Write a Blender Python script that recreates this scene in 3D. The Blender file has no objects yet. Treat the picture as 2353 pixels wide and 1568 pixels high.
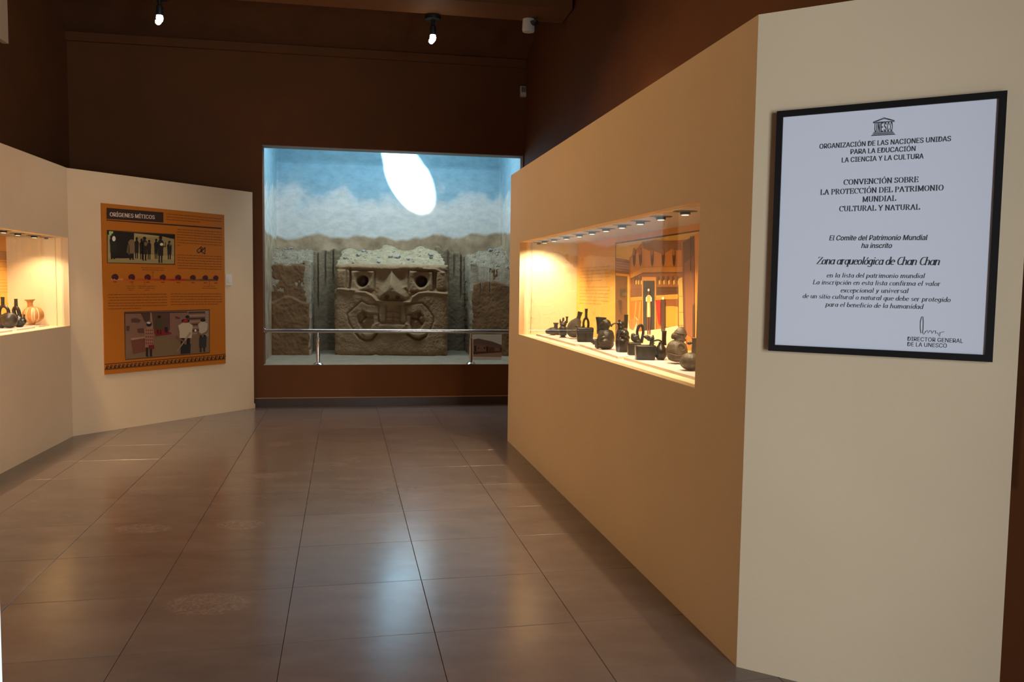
import bpy, bmesh, math, random
import numpy as np
from mathutils import Vector, Matrix

random.seed(4)
S = bpy.context.scene
COL = S.collection
rad = math.radians

# ------------------------------------------------------------------ camera
F, PITCH, ROLL, H = 1871.95, rad(3.9909), rad(0.8), 1.4281     # focal length in pixels of the 2353 px frame
cp, sp, cr, sr = math.cos(PITCH), math.sin(PITCH), math.cos(ROLL), math.sin(ROLL)
FW = np.array([0, cp, -sp]); U0 = np.array([0, sp, cp])
RT = cr * np.array([1., 0, 0]) + sr * U0
UP = -sr * np.array([1., 0, 0]) + cr * U0
cam = bpy.data.cameras.new('camera')
cam.sensor_width = 36.0; cam.lens = F / 2353 * 36.0; cam.clip_start = 0.05; cam.clip_end = 100
camo = bpy.data.objects.new('camera', cam); COL.objects.link(camo)
M = Matrix.Identity(4)
for i in range(3):
    M[i][0] = RT[i]; M[i][1] = UP[i]; M[i][2] = -FW[i]
M[2][3] = H
camo.matrix_world = M
S.camera = camo

# ------------------------------------------------------------------ world, exposure
S.view_settings.view_transform = 'Standard'
S.view_settings.look = 'None'
S.view_settings.gamma = 1.0
S.view_settings.use_curve_mapping = False
S.view_settings.exposure = 0.0
w = bpy.data.worlds.new('world'); S.world = w; w.use_nodes = True
w.node_tree.nodes['Background'].inputs[0].default_value = (0.75, 0.85, 1.0, 1)
w.node_tree.nodes['Background'].inputs[1].default_value = 0.08

def light(name, kind, loc, power, color, target=None, **kw):
    l = bpy.data.lights.new(name, kind); l.energy = power; l.color = color
    for k, v in kw.items(): setattr(l, k, v)
    o = bpy.data.objects.new(name, l); COL.objects.link(o); o.location = loc
    if target is not None:
        d = Vector(target) - Vector(loc)
        o.rotation_euler = d.to_track_quat('-Z', 'Y').to_euler()
    return o

WARM = (1.0, 0.63, 0.30)
DAY = (0.80, 0.90, 1.0)
# daylight through the entrance in the right wall, beside the camera
light('entrance_daylight', 'AREA', (2.80, -0.85, 1.4), 335, DAY, (0.7, 2.6, 1.0), shape='RECTANGLE', size=2.3, size_y=2.2)
# gallery spots above both partitions, crossing the room
light('gallery_spot_right', 'SPOT', (0.47, 5.4, 4.0), 155, WARM, (-1.5, 5.5, 0.0), spot_size=rad(104), spot_blend=0.35, shadow_soft_size=0.05)
light('gallery_spot_left', 'SPOT', (-3.80, 5.6, 4.0), 290, WARM, (-1.3, 4.8, 0.1), spot_size=rad(112), spot_blend=0.4, shadow_soft_size=0.05)
# daylight falling from the roof light of the diorama niche
light('niche_skylight', 'AREA', (-1.45, 10.05, 3.62), 58, (0.70, 0.90, 1.0), (-1.60, 10.75, 0.5), shape='RECTANGLE', size=2.4, size_y=0.5)
# sunlight through the round roof pipe of the niche, grazing the painted wall
light('niche_sun_pipe', 'SPOT', (-1.98, 10.45, 4.05), 2600, (0.93, 0.97, 1.0), (-1.55, 11.36, 3.05), spot_size=rad(21), spot_blend=0.2, shadow_soft_size=0.02)

# ------------------------------------------------------------------ helpers
def ray(x, y): return (x - 1176.5) / F * RT - (y - 784) / F * UP + FW
def at_z(x, y, z=0.0):
    d = ray(x, y); return d * ((z - H) / d[2]) + np.array([0, 0, H])

class Plane:
    """vertical plane: u runs along it, z is up, o is out towards the room"""
    def __init__(s, P0, P1, out=None):
        s.P = np.array([P0[0], P0[1], 0.]); d = np.array([P1[0] - P0[0], P1[1] - P0[1], 0.])
        s.L = float(np.linalg.norm(d)); s.d = d / s.L
        n = np.array([s.d[1], -s.d[0], 0.])
        if n @ (np.array([0, 0., 0]) - s.P) < 0: n = -n   # towards the visitor
        s.n = n
    def W(s, u, z, o=0.): return s.P + s.d * u + s.n * o + np.array([0, 0, z])
    def pix(s, x, y, o=0.):
        d = ray(x, y); C = np.array([0, 0, H]); P = s.P + s.n * o
        Q = C + d * (((P - C) @ s.n) / (d @ s.n))
        return float((Q - s.P) @ s.d), float(Q[2])
    def shift(s, o): 
        q = Plane(s.P, s.P + s.d * s.L); q.P = s.P + s.n * o; q.n = s.n; return q

def tag(o, label=None, cat=None, group=None, kind=None):
    if label: o['label'] = label
    if cat: o['category'] = cat
    if group: o['group'] = group
    if kind: o['kind'] = kind
    return o
def empty(name, loc, label=None, cat=None, group=None, kind=None):
    o = bpy.data.objects.new(name, None); COL.objects.link(o); o.location = loc; o.empty_display_size = .05
    return tag(o, label, cat, group, kind)
def worigin(o):
    v = Vector((0, 0, 0))
    while o is not None:
        v = v + o.location; o = o.parent
    return np.array(v)

class MB:
    def __init__(s): s.v = []; s.f = []; s.m = []; s.mats = []
    def mi(s, m):
        if m not in s.mats: s.mats.append(m)
        return s.mats.index(m)
    def poly(s, pts, m):
        b = len(s.v); s.v += [tuple(p) for p in pts]; s.f.append(tuple(range(b, b + len(pts)))); s.m.append(s.mi(m))
    def mesh(s, verts, faces, m):
        b = len(s.v); s.v += [tuple(p) for p in verts]; k = s.mi(m)
        for f in faces: s.f.append(tuple(b + i for i in f)); s.m.append(k)
    def box8(s, c, m):
        s.mesh(c, [(0, 3, 2, 1), (4, 5, 6, 7), (0, 1, 5, 4), (1, 2, 6, 5), (2, 3, 7, 6), (3, 0, 4, 7)], m)
    def pbox(s, pl, u0, u1, z0, z1, o0, o1, m):
        s.box8([pl.W(u0, z0, o0), pl.W(u1, z0, o0), pl.W(u1, z0, o1), pl.W(u0, z0, o1),
                pl.W(u0, z1, o0), pl.W(u1, z1, o0), pl.W(u1, z1, o1), pl.W(u0, z1, o1)], m)
    def prism(s, base, z0, z1, m):
        n = len(base)
        vs = [(x, y, z0) for x, y in base] + [(x, y, z1) for x, y in base]
        s.mesh(vs, [tuple(range(n))[::-1], tuple(range(n, 2 * n))] + [(i, (i + 1) % n, n + (i + 1) % n, n + i) for i in range(n)], m)
    def tube(s, pts, r, m, seg=14, caps=True):
        pts = [np.array(p, float) for p in pts]; n = len(pts)
        rs = r if hasattr(r, '__len__') else [r] * n
        vs = []; ref = None
        for i, p in enumerate(pts):
            t = pts[min(i + 1, n - 1)] - pts[max(i - 1, 0)]; t /= np.linalg.norm(t) + 1e-12
            if ref is None:
                ref = np.array([0, 0, 1.]) if abs(t[2]) < .9 else np.array([0, 1., 0])
            a = ref - t * (ref @ t); a /= np.linalg.norm(a) + 1e-12; ref = a; b = np.cross(t, a)
            for k in range(seg):
                th = 2 * math.pi * k / seg; vs.append(p + rs[i] * (math.cos(th) * a + math.sin(th) * b))
        fs = [(i * seg + k, i * seg + (k + 1) % seg, (i + 1) * seg + (k + 1) % seg, (i + 1) * seg + k) for i in range(n - 1) for k in range(seg)]
        if caps: fs += [tuple(range(seg))[::-1], tuple(range((n - 1) * seg, n * seg))]
        s.mesh(vs, fs, m)
    def lathe(s, prof, m, c=(0, 0, 0), seg=28, sy=1.0, ax=None):
        """prof: (radius, height); ax: optional (right, up) 3-vectors for a tilted axis"""
        c = np.array(c, float); vs = []
        X, Y, Z = np.array([1., 0, 0]), np.array([0, 1., 0]), np.array([0, 0, 1.])
        if ax is not None: X, Z = np.array(ax[0], float), np.array(ax[1], float); Y = np.cross(Z, X)
        for r, z in prof:
            for k in range(seg):
                th = 2 * math.pi * k / seg; vs.append(c + X * r * math.cos(th) + Y * sy * r * math.sin(th) + Z * z)
        n = len(prof)
        fs = [(i * seg + k, i * seg + (k + 1) % seg, (i + 1) * seg + (k + 1) % seg, (i + 1) * seg + k) for i in range(n - 1) for k in range(seg)]
        if prof[0][0] > 1e-6: fs.append(tuple(range(seg))[::-1])
        if prof[-1][0] > 1e-6: fs.append(tuple(range((n - 1) * seg, n * seg)))
        s.mesh(vs, fs, m)
    def build(s, name, parent=None, origin=None, smooth=False, angle=40):
        me = bpy.data.meshes.new(name)
        og = np.array(origin, float) if origin is not None else (np.zeros(3) if parent is None else worigin(parent))
        me.from_pydata([tuple(np.array(v) - og) for v in s.v], [], s.f)
        for m in s.mats: me.materials.append(m)
        me.polygons.foreach_set('material_index', s.m)
        o = bpy.data.objects.new(name, me); COL.objects.link(o)
        if parent is not None:
            o.parent = parent; o.location = og - worigin(parent)
        else: o.location = og
        me.update()
        if smooth:
            bm = bmesh.new(); bm.from_mesh(me); bmesh.ops.remove_doubles(bm, verts=bm.verts, dist=1e-6)
            bmesh.ops.recalc_face_normals(bm, faces=bm.faces)
            for f in bm.faces: f.smooth = True
            for e in bm.edges:
                if len(e.link_faces) == 2 and e.calc_face_angle(0) > rad(angle): e.smooth = False
            bm.to_mesh(me); bm.free()
        return o

def nodes(m): return m.node_tree.nodes, m.node_tree.links
def mat(name, col, rough=.6, metal=0., bump=0., bscale=40., var=0., vscale=3., spec=.5, emit=None, es=1., coat=0.):
    m = bpy.data.materials.new(name); m.use_nodes = True; N, L = nodes(m); b = N['Principled BSDF']
    b.inputs['Base Color'].default_value = (*col, 1); b.inputs['Roughness'].default_value = rough
    b.inputs['Metallic'].default_value = metal; b.inputs['Specular IOR Level'].default_value = spec
    b.inputs['Coat Weight'].default_value = coat
    if emit: b.inputs['Emission Color'].default_value = (*emit, 1); b.inputs['Emission Strength'].default_value = es
    if bump or var: tc = N.new('ShaderNodeTexCoord')
    if var:
        n = N.new('ShaderNodeTexNoise'); n.inputs['Scale'].default_value = vscale; n.inputs['Detail'].default_value = 6
        L.new(tc.outputs['Object'], n.inputs['Vector'])
        r = N.new('ShaderNodeValToRGB'); e = r.color_ramp.elements
        e[0].position = .3; e[1].position = .7
        e[0].color = (*[c * (1 - var) for c in col], 1); e[1].color = (*[min(1, c * (1 + var)) for c in col], 1)
        L.new(n.outputs['Fac'], r.inputs['Fac']); L.new(r.outputs['Color'], b.inputs['Base Color'])
    if bump:
        n = N.new('ShaderNodeTexNoise'); n.inputs['Scale'].default_value = bscale; n.inputs['Detail'].default_value = 8
        L.new(tc.outputs['Object'], n.inputs['Vector'])
        bp = N.new('ShaderNodeBump'); bp.inputs['Strength'].default_value = bump; bp.inputs['Distance'].default_value = .01
        L.new(n.outputs['Fac'], bp.inputs['Height']); L.new(bp.outputs['Normal'], b.inputs['Normal'])
    return m

CREAM = mat('cream_wall_paint', (.72, .55, .35), .75, bump=.06, bscale=60, var=.03, vscale=2)
BROWN = mat('brown_wall_paint', (.125, .038, .0035), .8, bump=.08, bscale=50, var=.08, vscale=2)
CEIL = mat('brown_ceiling', (.10, .036, .008), .85, bump=.1, bscale=60, var=.12, vscale=4)
BEAM = mat('brown_beam', (.17, .06, .01), .8, bump=.06, bscale=40, var=.08)
BASE = mat('skirting_tile', (.05, .032, .02), .4, var=.1)
LEDGE = mat('skirting_top_edge', (.35, .22, .12), .6)
SUB = mat('grout', (.11, .08, .06), .8)
def _patchy(m):
    N, L = nodes(m); tc = N.new('ShaderNodeTexCoord'); n = N.new('ShaderNodeTexNoise'); n.inputs['Scale'].default_value = 1.7; n.inputs['Detail'].default_value = 7; L.new(tc.outputs['Object'], n.inputs[0])
    r = N.new('ShaderNodeValToRGB'); e = r.color_ramp.elements; e[0].position = .54; e[0].color = (.16, .12, .10, 1); e[1].position = .60; e[1].color = (.46, .40, .35, 1)
    L.new(n.outputs['Fac'], r.inputs[0]); L.new(r.outputs[0], N['Principled BSDF'].inputs['Base Color'])
_patchy(SUB)
CLAY = mat('adobe_clay', (.29, .185, .095), .95, bump=.3, bscale=35, var=.16, vscale=7)
CLAYD = mat('dark_stained_adobe', (.19, .10, .042), .95, bump=.5, bscale=30, var=.25, vscale=5)
RUBB = mat('pale_adobe_rubble', (.37, .295, .18), .95, bump=.8, bscale=45, var=.2, vscale=14)
RUBG = mat('grey_adobe_rubble', (.27, .22, .15), .95, bump=.8, bscale=40, var=.25, vscale=14)
STONE = mat('grey_stone', (.30, .29, .27), .7, bump=.3, bscale=30, var=.3, vscale=25)
SAND = mat('niche_floor_sand', (.31, .26, .185), .95, bump=.5, bscale=60, var=.12, vscale=8)
STEEL = mat('polished_steel', (.72, .68, .64), .18, 1.)
BLACK = mat('black_metal', (.012, .013, .015), .45)
FRAME = mat('black_frame', (.010, .009, .009), .35)
PAPER = mat('certificate_paper', (.78, .79, .86), .45)
INK = mat('dark_grey_ink', (.045, .045, .055), .6)
WHITEP = mat('white_plastic', (.72, .69, .62), .45)
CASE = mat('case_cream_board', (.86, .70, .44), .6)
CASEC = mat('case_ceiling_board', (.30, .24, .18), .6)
BOARD = mat('mauve_base_board', (.66, .56, .54), .7)

def ramp(r, stops):
    e = r.color_ramp.elements
    while len(e) > 1: e.remove(e[-1])
    e[0].position = stops[0][0]; e[0].color = (*stops[0][1], 1)
    for p, c in stops[1:]: x = e.new(p); x.color = (*c, 1)

def mural_mat():
    m = bpy.data.materials.new('painted_sky_mural'); m.use_nodes = True; N, L = nodes(m); b = N['Principled BSDF']
    b.inputs['Roughness'].default_value = .8
    tc = N.new('ShaderNodeTexCoord'); sx = N.new('ShaderNodeSeparateXYZ'); L.new(tc.outputs['Object'], sx.inputs[0])
    def math_(op, a, bb):
        n = N.new('ShaderNodeMath'); n.operation = op
        for i, q in enumerate((a, bb)):
            if isinstance(q, (int, float)): n.inputs[i].default_value = q
            else: L.new(q, n.inputs[i])
        return n.outputs[0]
    def noise(scale, det, zs=1., rough=.5):
        mp = N.new('ShaderNodeMapping'); mp.inputs['Scale'].default_value = (1, 1, zs); L.new(tc.outputs['Object'], mp.inputs[0])
        n = N.new('ShaderNodeTexNoise'); n.inputs['Scale'].default_value = scale; n.inputs['Detail'].default_value = det
        n.inputs['Roughness'].default_value = rough; L.new(mp.outputs[0], n.inputs[0]); return n.outputs['Fac']
    z = sx.outputs[2]; x = sx.outputs[0]
    # sky
    cloud_n = math_('MULTIPLY', math_('SUBTRACT', noise(2.2, 6), .5), .9)
    zc = math_('ADD', z, cloud_n)
    r1 = N.new('ShaderNodeValToRGB'); mr = N.new('ShaderNodeMapRange'); mr.inputs[1].default_value = 1.9; mr.inputs[2].default_value = 3.2
    L.new(zc, mr.inputs[0]); L.new(mr.outputs[0], r1.inputs[0])
    ramp(r1, [(0, (.64, .64, .60)), (.42, (.62, .63, .61)), (.51, (.50, .57, .59)), (.58, (.26, .43, .52)), (1, (.19, .39, .51))])
    brush = N.new('ShaderNodeMix'); brush.data_type = 'RGBA'; brush.blend_type = 'MULTIPLY'; brush.inputs[0].default_value = .55
    rb = N.new('ShaderNodeValToRGB'); ramp(rb, [(.34, (.60, .63, .66)), (.60, (1, 1, 1))]); L.new(noise(7, 9, 1.8, .68), rb.inputs[0])
    L.new(r1.outputs[0], brush.inputs[6]); L.new(rb.outputs[0], brush.inputs[7])
    # hills
    hn = math_('MULTIPLY', math_('SUBTRACT', noise(1.9, 3, .2), .5), .36)
    zh = math_('SUBTRACT', math_('ADD', z, hn), math_('MULTIPLY', math_('ADD', x, 1.6), .035))
    fac = N.new('ShaderNodeMapRange'); fac.inputs[1].default_value = 2.05; fac.inputs[2].default_value = 2.09; L.new(zh, fac.inputs[0])
    rh = N.new('ShaderNodeValToRGB'); ramp(rh, [(.3, (.20, .14, .085)), (.5, (.36, .26, .155)), (.68, (.48, .37, .24))]); L.new(noise(5, 8, 1, .6), rh.inputs[0])
    mx = N.new('ShaderNodeMix'); mx.data_type = 'RGBA'; L.new(fac.outputs[0], mx.inputs[0])
    L.new(rh.outputs[0], mx.inputs[6]); L.new(brush.outputs[2], mx.inputs[7]); L.new(mx.outputs[2], b.inputs['Base Color'])
    return m
MURAL = mural_mat()

def tile_mat():
    m = mat('brown_floor_tile', (.15, .10, .085), .27, spec=.55); N, L = nodes(m); b = N['Principled BSDF']
    tc = N.new('ShaderNodeTexCoord'); oi = N.new('ShaderNodeObjectInfo')
    mp = N.new('ShaderNodeMapping'); mp.inputs['Scale'].default_value = (1.4, 2.8, 1); mp.inputs['Rotation'].default_value = (0, 0, -.2)
    ad = N.new('ShaderNodeVectorMath'); ad.operation = 'ADD'
    L.new(tc.outputs['Object'], ad.inputs[0]); L.new(oi.outputs['Location'], ad.inputs[1]); L.new(ad.outputs[0], mp.inputs[0])
    n = N.new('ShaderNodeTexNoise'); n.inputs['Scale'].default_value = 2.0; n.inputs['Detail'].default_value = 9; n.inputs['Roughness'].default_value = .62
    L.new(mp.outputs[0], n.inputs[0])
    r = N.new('ShaderNodeValToRGB'); ramp(r, [(.3, (.130, .095, .084)), (.5, (.148, .110, .097)), (.7, (.168, .128, .113))])
    L.new(n.outputs['Fac'], r.inputs[0])
    hs = N.new('ShaderNodeHueSaturation'); mr = N.new('ShaderNodeMapRange'); mr.inputs[3].default_value = .92; mr.inputs[4].default_value = 1.08
    L.new(oi.outputs['Random'], mr.inputs[0]); L.new(mr.outputs[0], hs.inputs['Value']); L.new(r.outputs[0], hs.inputs['Color'])
    # chalky scuff marks worn into a few tiles
    ge = N.new('ShaderNodeNewGeometry'); tot = None
    def mm(op, a, b_=0., c_=None):
        n_ = N.new('ShaderNodeMath'); n_.operation = op; n_.use_clamp = (op == 'MULTIPLY_ADD')
        for i, q in enumerate((a, b_) if c_ is None else (a, b_, c_)):
            if isinstance(q, (int, float)): n_.inputs[i].default_value = q
            else: L.new(q, n_.inputs[i])
        return n_.outputs[0]
    for (px, py, rx, ry) in ((553, 1206, .155, .11), (615, 1094, .13, .09), (640, 1021, .13, .10), (478, 1388, .20, .14), (330, 1215, .18, .10)):
        q = at_z(px, py); v = N.new('ShaderNodeVectorMath'); v.operation = 'SUBTRACT'; L.new(ge.outputs['Position'], v.inputs[0]); v.inputs[1].default_value = tuple(q)
        v2 = N.new('ShaderNodeVectorMath'); v2.operation = 'DIVIDE'; L.new(v.outputs[0], v2.inputs[0]); v2.inputs[1].default_value = (rx, ry, 1)
        l = N.new('ShaderNodeVectorMath'); l.operation = 'LENGTH'; L.new(v2.outputs[0], l.inputs[0])
        m1 = mm('MULTIPLY_ADD', l.outputs['Value'], -5., 5.); tot = m1 if tot is None else mm('MAXIMUM', tot, m1)
    n3 = N.new('ShaderNodeTexNoise'); n3.inputs['Scale'].default_value = 22; n3.inputs['Detail'].default_value = 4; n3.inputs['Distortion'].default_value = 2.5; L.new(ge.outputs['Position'], n3.inputs[0])
    fac = mm('MULTIPLY', tot, mm('MULTIPLY_ADD', n3.outputs['Fac'], 2.2, -.85))
    mx = N.new('ShaderNodeMix'); mx.data_type = 'RGBA'; L.new(mm('MULTIPLY', fac, .55), mx.inputs[0]); L.new(hs.outputs[0], mx.inputs[6]); mx.inputs[7].default_value = (.33, .27, .23, 1)
    L.new(mx.outputs[2], b.inputs['Base Color'])
    r2 = N.new('ShaderNodeMapRange'); r2.inputs[3].default_value = .17; r2.inputs[4].default_value = .25
    L.new(n.outputs['Fac'], r2.inputs[0]); L.new(r2.outputs[0], b.inputs['Roughness'])
    return m
TILE = tile_mat()

def glass_mat(name='case_glass'):
    m = bpy.data.materials.new(name); m.use_nodes = True; N, L = nodes(m); N.remove(N['Principled BSDF'])
    t = N.new('ShaderNodeBsdfTransparent'); g = N.new('ShaderNodeBsdfGlossy'); g.inputs['Roughness'].default_value = .0
    mx = N.new('ShaderNodeMixShader'); ge = N.new('ShaderNodeNewGeometry')
    dt = N.new('ShaderNodeVectorMath'); dt.operation = 'DOT_PRODUCT'; L.new(ge.outputs['Incoming'], dt.inputs[0]); L.new(ge.outputs['Normal'], dt.inputs[1])
    def mm(op, a, b=0.):
        n = N.new('ShaderNodeMath'); n.operation = op
        for i, q in enumerate((a, b)):
            if isinstance(q, (int, float)): n.inputs[i].default_value = q
            else: L.new(q, n.inputs[i])
        return n.outputs[0]
    fres = mm('ADD', mm('MULTIPLY', mm('POWER', mm('SUBTRACT', 1., mm('ABSOLUTE', dt.outputs['Value'])), 5.), .96), .04)
    L.new(fres, mx.inputs[0]); L.new(t.outputs[0], mx.inputs[1]); L.new(g.outputs[0], mx.inputs[2])
    L.new(mx.outputs[0], N['Material Output'].inputs[0]); return m
GLASS = glass_mat()

_fc = {}
def flatc(c, rough=.6):
    """plain printing ink colour given as sRGB 0-255"""
    if c not in _fc:
        lin = [((v / 255) / 12.92 if v / 255 <= .04045 else ((v / 255 + .055) / 1.055) ** 2.4) for v in c]
        _fc[c] = mat('print_ink', lin, rough)
    return _fc[c]

# ------------------------------------------------------------------ plan of the room
rn = at_z(1692, 1533); rfar = at_z(1166, 1013)
RW = Plane(rfar, rn)                       # right partition with the display case, u from far to near
AZ1 = rad(-60.12); pe_dir = np.array([-math.sin(AZ1), -math.cos(AZ1), 0])
PT = Plane(rn, rn + pe_dir); PT.L = PT.pix(2297, 1568)[0]   # right panel with the certificate
bl = at_z(586, 936); AZ2 = rad(79.988)
BW = Plane(bl, bl + np.array([math.sin(AZ2), math.cos(AZ2), 0]))   # back wall, u=0 at px 586
lc = at_z(168, 1003); lfar = at_z(584, 938)
PW = Plane(lc, lfar)                       # left partition with the poster
AZ4 = rad(-9.88); LW = Plane(lc, lc - np.array([math.sin(AZ4), math.cos(AZ4), 0]))   # left partition with display case
HT = 2.40
cR = BW.W(BW.pix(1207, 210)[0], 0)         # back right room corner
cL = BW.W(BW.pix(160, 380)[0], 0)          # back left room corner
BR = Plane(cR, PT.W(PT.L, 0))              # brown wall on the right
BLW = Plane(cL, cL - np.array([math.sin(rad(-10.2)), math.cos(rad(-10.2)), 0]))

# ------------------------------------------------------------------ floor with single tiles
TS = 0.6; ty = rad(-11.67); tc_, ts_ = math.cos(ty), math.sin(ty)
TO = np.array([-.20991144, 2.27363054]) * 1.42806
floor = MB(); floor.prism([(-6, -3.2), (4.2, -3.2), (4.2, 12.6), (-6, 12.6)], -.14, -.0065, SUB)
floor = floor.build('floor'); tag(floor, kind='structure')
g = .0011; hs_ = TS / 2 - g
tb = MB()
def trot(x, y): return (x * tc_ + y * ts_, -x * ts_ + y * tc_)
bv = .0012
vs = [(*trot(sx * hs_, sy * hs_), -.012) for sx, sy in ((-1, -1), (1, -1), (1, 1), (-1, 1))]
vs += [(*trot(sx * hs_, sy * hs_), -bv) for sx, sy in ((-1, -1), (1, -1), (1, 1), (-1, 1))]
vs += [(*trot(sx * (hs_ - bv), sy * (hs_ - bv)), 0) for sx, sy in ((-1, -1), (1, -1), (1, 1), (-1, 1))]
fs = [(0, 1, 5, 4), (1, 2, 6, 5), (2, 3, 7, 6), (3, 0, 4, 7), (4, 5, 9, 8), (5, 6, 10, 9), (6, 7, 11, 10), (7, 4, 8, 11), (8, 9, 10, 11)]
tmesh = bpy.data.meshes.new('floor_tile'); tmesh.from_pydata(vs, [], fs); tmesh.materials.append(TILE)
for j in range(-4, 13):
    for i in range(-8, 5):
        c = TO + TS * np.array([(i + .5) * tc_ + (j + .5) * ts_, -(i + .5) * ts_ + (j + .5) * tc_])
        P = np.array([c[0], c[1], 0])
        if (P - BW.P) @ BW.n < -.45: continue
        if (P - RW.P) @ RW.n < -.45: continue
        if (P - PW.P) @ PW.n < -.45 or (P - LW.P) @ LW.n < -.45: continue
        if (P - PT.P) @ PT.n < -.45 and P[0] > .9: continue
        t = bpy.data.objects.new('floor_tile', tmesh); COL.objects.link(t); t.parent = floor
        t.location = (c[0], c[1], 0)
        t.rotation_euler = (random.gauss(0, .0005), random.gauss(0, .0005), 0)

# ------------------------------------------------------------------ room shell
def struct(mb, name, **k):
    o = mb.build(name, **k); tag(o, kind='structure'); return o
NU0, NU1 = BW.pix(604, 600)[0], BW.pix(1202, 358)[0]; NZ0, NZ1 = .475, 2.931
LU = (cL - BW.P) @ BW.d; RU = (cR - BW.P) @ BW.d
mb = MB(); TH = .18
mb.pbox(BW, LU - .2, NU0, -.02, 4.6, -TH, 0, BROWN); mb.pbox(BW, NU1, RU + .2, -.02, 4.6, -TH, 0, BROWN)
mb.pbox(BW, NU0, NU1, -.02, NZ0, -TH, 0, BROWN); mb.pbox(BW, NU0, NU1, NZ1, 4.6, -TH, 0, BROWN)
struct(mb, 'wall_back')
mb = MB(); mb.pbox(BW, .0, RU, 0, .098, .0, .014, BASE); mb.pbox(BW, 0, RU, .098, .106, .0, .015, LEDGE); struct(mb, 'baseboard_back')
mb = MB(); mb.pbox(BW, LU, RU, 3.93, 4.02, 0, .04, BROWN); struct(mb, 'trim_1')
# jamb lining of the niche (pale blue grey)
JAMB = mat('niche_jamb_paint', (.26, .25, .23), .7)
mb = MB()
mb.pbox(BW, NU0 - .001, NU1 + .001, NZ1 - .006, NZ1, -TH, -.001, JAMB); struct(mb, 'trim_2')
mb = MB(); mb.pbox(BR, -.1, 9.25, -.02, 6.2, -.15, 0, BROWN); mb.pbox(BR, 11.95, 12.6, -.02, 6.2, -.15, 0, BROWN); mb.pbox(BR, 9.25, 11.95, 2.55, 6.2, -.15, 0, BROWN); struct(mb, 'wall_right')
mb = MB(); mb.pbox(BLW, -.1, 12.5, -.02, 6.2, -.15, 0, BROWN); struct(mb, 'wall_left')
# wall behind the camera
EW = Plane((-3.4, -2.5), (3.6, -2.5))
mb = MB(); mb.pbox(EW, -1.5, 8, 0, 6.2, -.15, 0, BROWN)
struct(mb, 'wall_front')
# sloping ceiling and its beams
def zc(o): return 4.02 + .36 * o if o < 6 else 4.02 + .36 * 6 - .25 * (o - 6)
mb = MB()
for a, b in ((-.2, 6), (6, 13)):
    for (o0, o1) in ((a, b),):
        mb.box8([BW.W(LU - 1.5, zc(o0), o0), BW.W(RU + 3.2, zc(o0), o0), BW.W(RU + 3.2, zc(o1), o1), BW.W(LU - 1.5, zc(o1), o1),
                 BW.W(LU - 1.5, zc(o0) + .15, o0), BW.W(RU + 3.2, zc(o0) + .15, o0), BW.W(RU + 3.2, zc(o1) + .15, o1), BW.W(LU - 1.5, zc(o1) + .15, o1)], CEIL)
struct(mb, 'ceiling')
bo = 9.695 - 8.04                        # distance of the far beam edge from the back wall
def beam(o0, name):
    b = MB()
    P = [BW.W(LU - .1, 0, o0), BW.W(RU + .05 + (o0 - .4) * .03, 0, o0)]
    b.pbox(BW, LU - .1, RU + .04, 3.95, 5.0, o0, o0 + .42, BEAM)
    return struct(b, name)
beam(bo - .02, 'trim_3'); beam(bo + 2.9, 'trim_4')

# cream partitions
u_ = [RW.pix(1195, 556)[0], RW.pix(1609, 463)[0]]; CU0, CU1 = u_; CZ0, CZ1 = 1.0, 1.785
mb = MB(); wt = .06
mb.pbox(RW, 0, CU0, 0, HT, -wt, 0, CREAM); mb.pbox(RW, CU1, RW.L - .0, 0, HT, -wt, 0, CREAM)
mb.pbox(RW, CU0, CU1, 0, CZ0, -wt, 0, CREAM); mb.pbox(RW, CU0, CU1, CZ1, HT, -wt, 0, CREAM)
# closed end towards the diorama
mb.pbox(RW, 0, .05, 0, HT, -.5, -wt, CREAM)
struct(mb, 'wall_display_right')
mb = MB(); mb.pbox(PT, .0, PT.L + .01, 0, HT, -.08, 0, CREAM); struct(mb, 'wall_certificate')
LU0, LU1 = LW.pix(156, 547)[0], 3.9
mb = MB()
mb.pbox(LW, 0, LU0, 0, HT, -wt, 0, CREAM); mb.pbox(LW, LU1, 5.3, 0, HT, -wt, 0, CREAM)
mb.pbox(LW, LU0, LU1, 0, CZ0, -wt, 0, CREAM); mb.pbox(LW, LU0, LU1, CZ1, HT, -wt, 0, CREAM)
struct(mb, 'wall_display_left')
mb = MB(); mb.pbox(PW, 0, PW.L, 0, HT, -.08, 0, CREAM)
mb.pbox(PW, PW.L - .12, PW.L + .01, 0, .05, -.09, .006, CREAM)
struct(mb, 'wall_poster')
# pale door jamb at the very left edge and a cream board high on the left wall
JW = mat('white_door_jamb', (.80, .84, .86), .5)
e = at_z(5.5, 1568, 0)
d_ = ray(5.5, 1568); jp = d_ * 1.25 + np.array([0, 0, H])
mb = MB(); mb.prism([(jp[0] - .12, jp[1] - .1), (jp[0], jp[1] - .1), (jp[0], jp[1]), (jp[0] - .12, jp[1])], 0, 2.2, JW); struct(mb, 'trim_5')
a0 = BLW.pix(4, 60); 
mb = MB(); mb.pbox(BLW, a0[0], a0[0] + .35, BLW.pix(2, 98)[1], BLW.pix(2, 98)[1] + 1.5, .0, .05, CREAM); struct(mb, 'trim_6')

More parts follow.
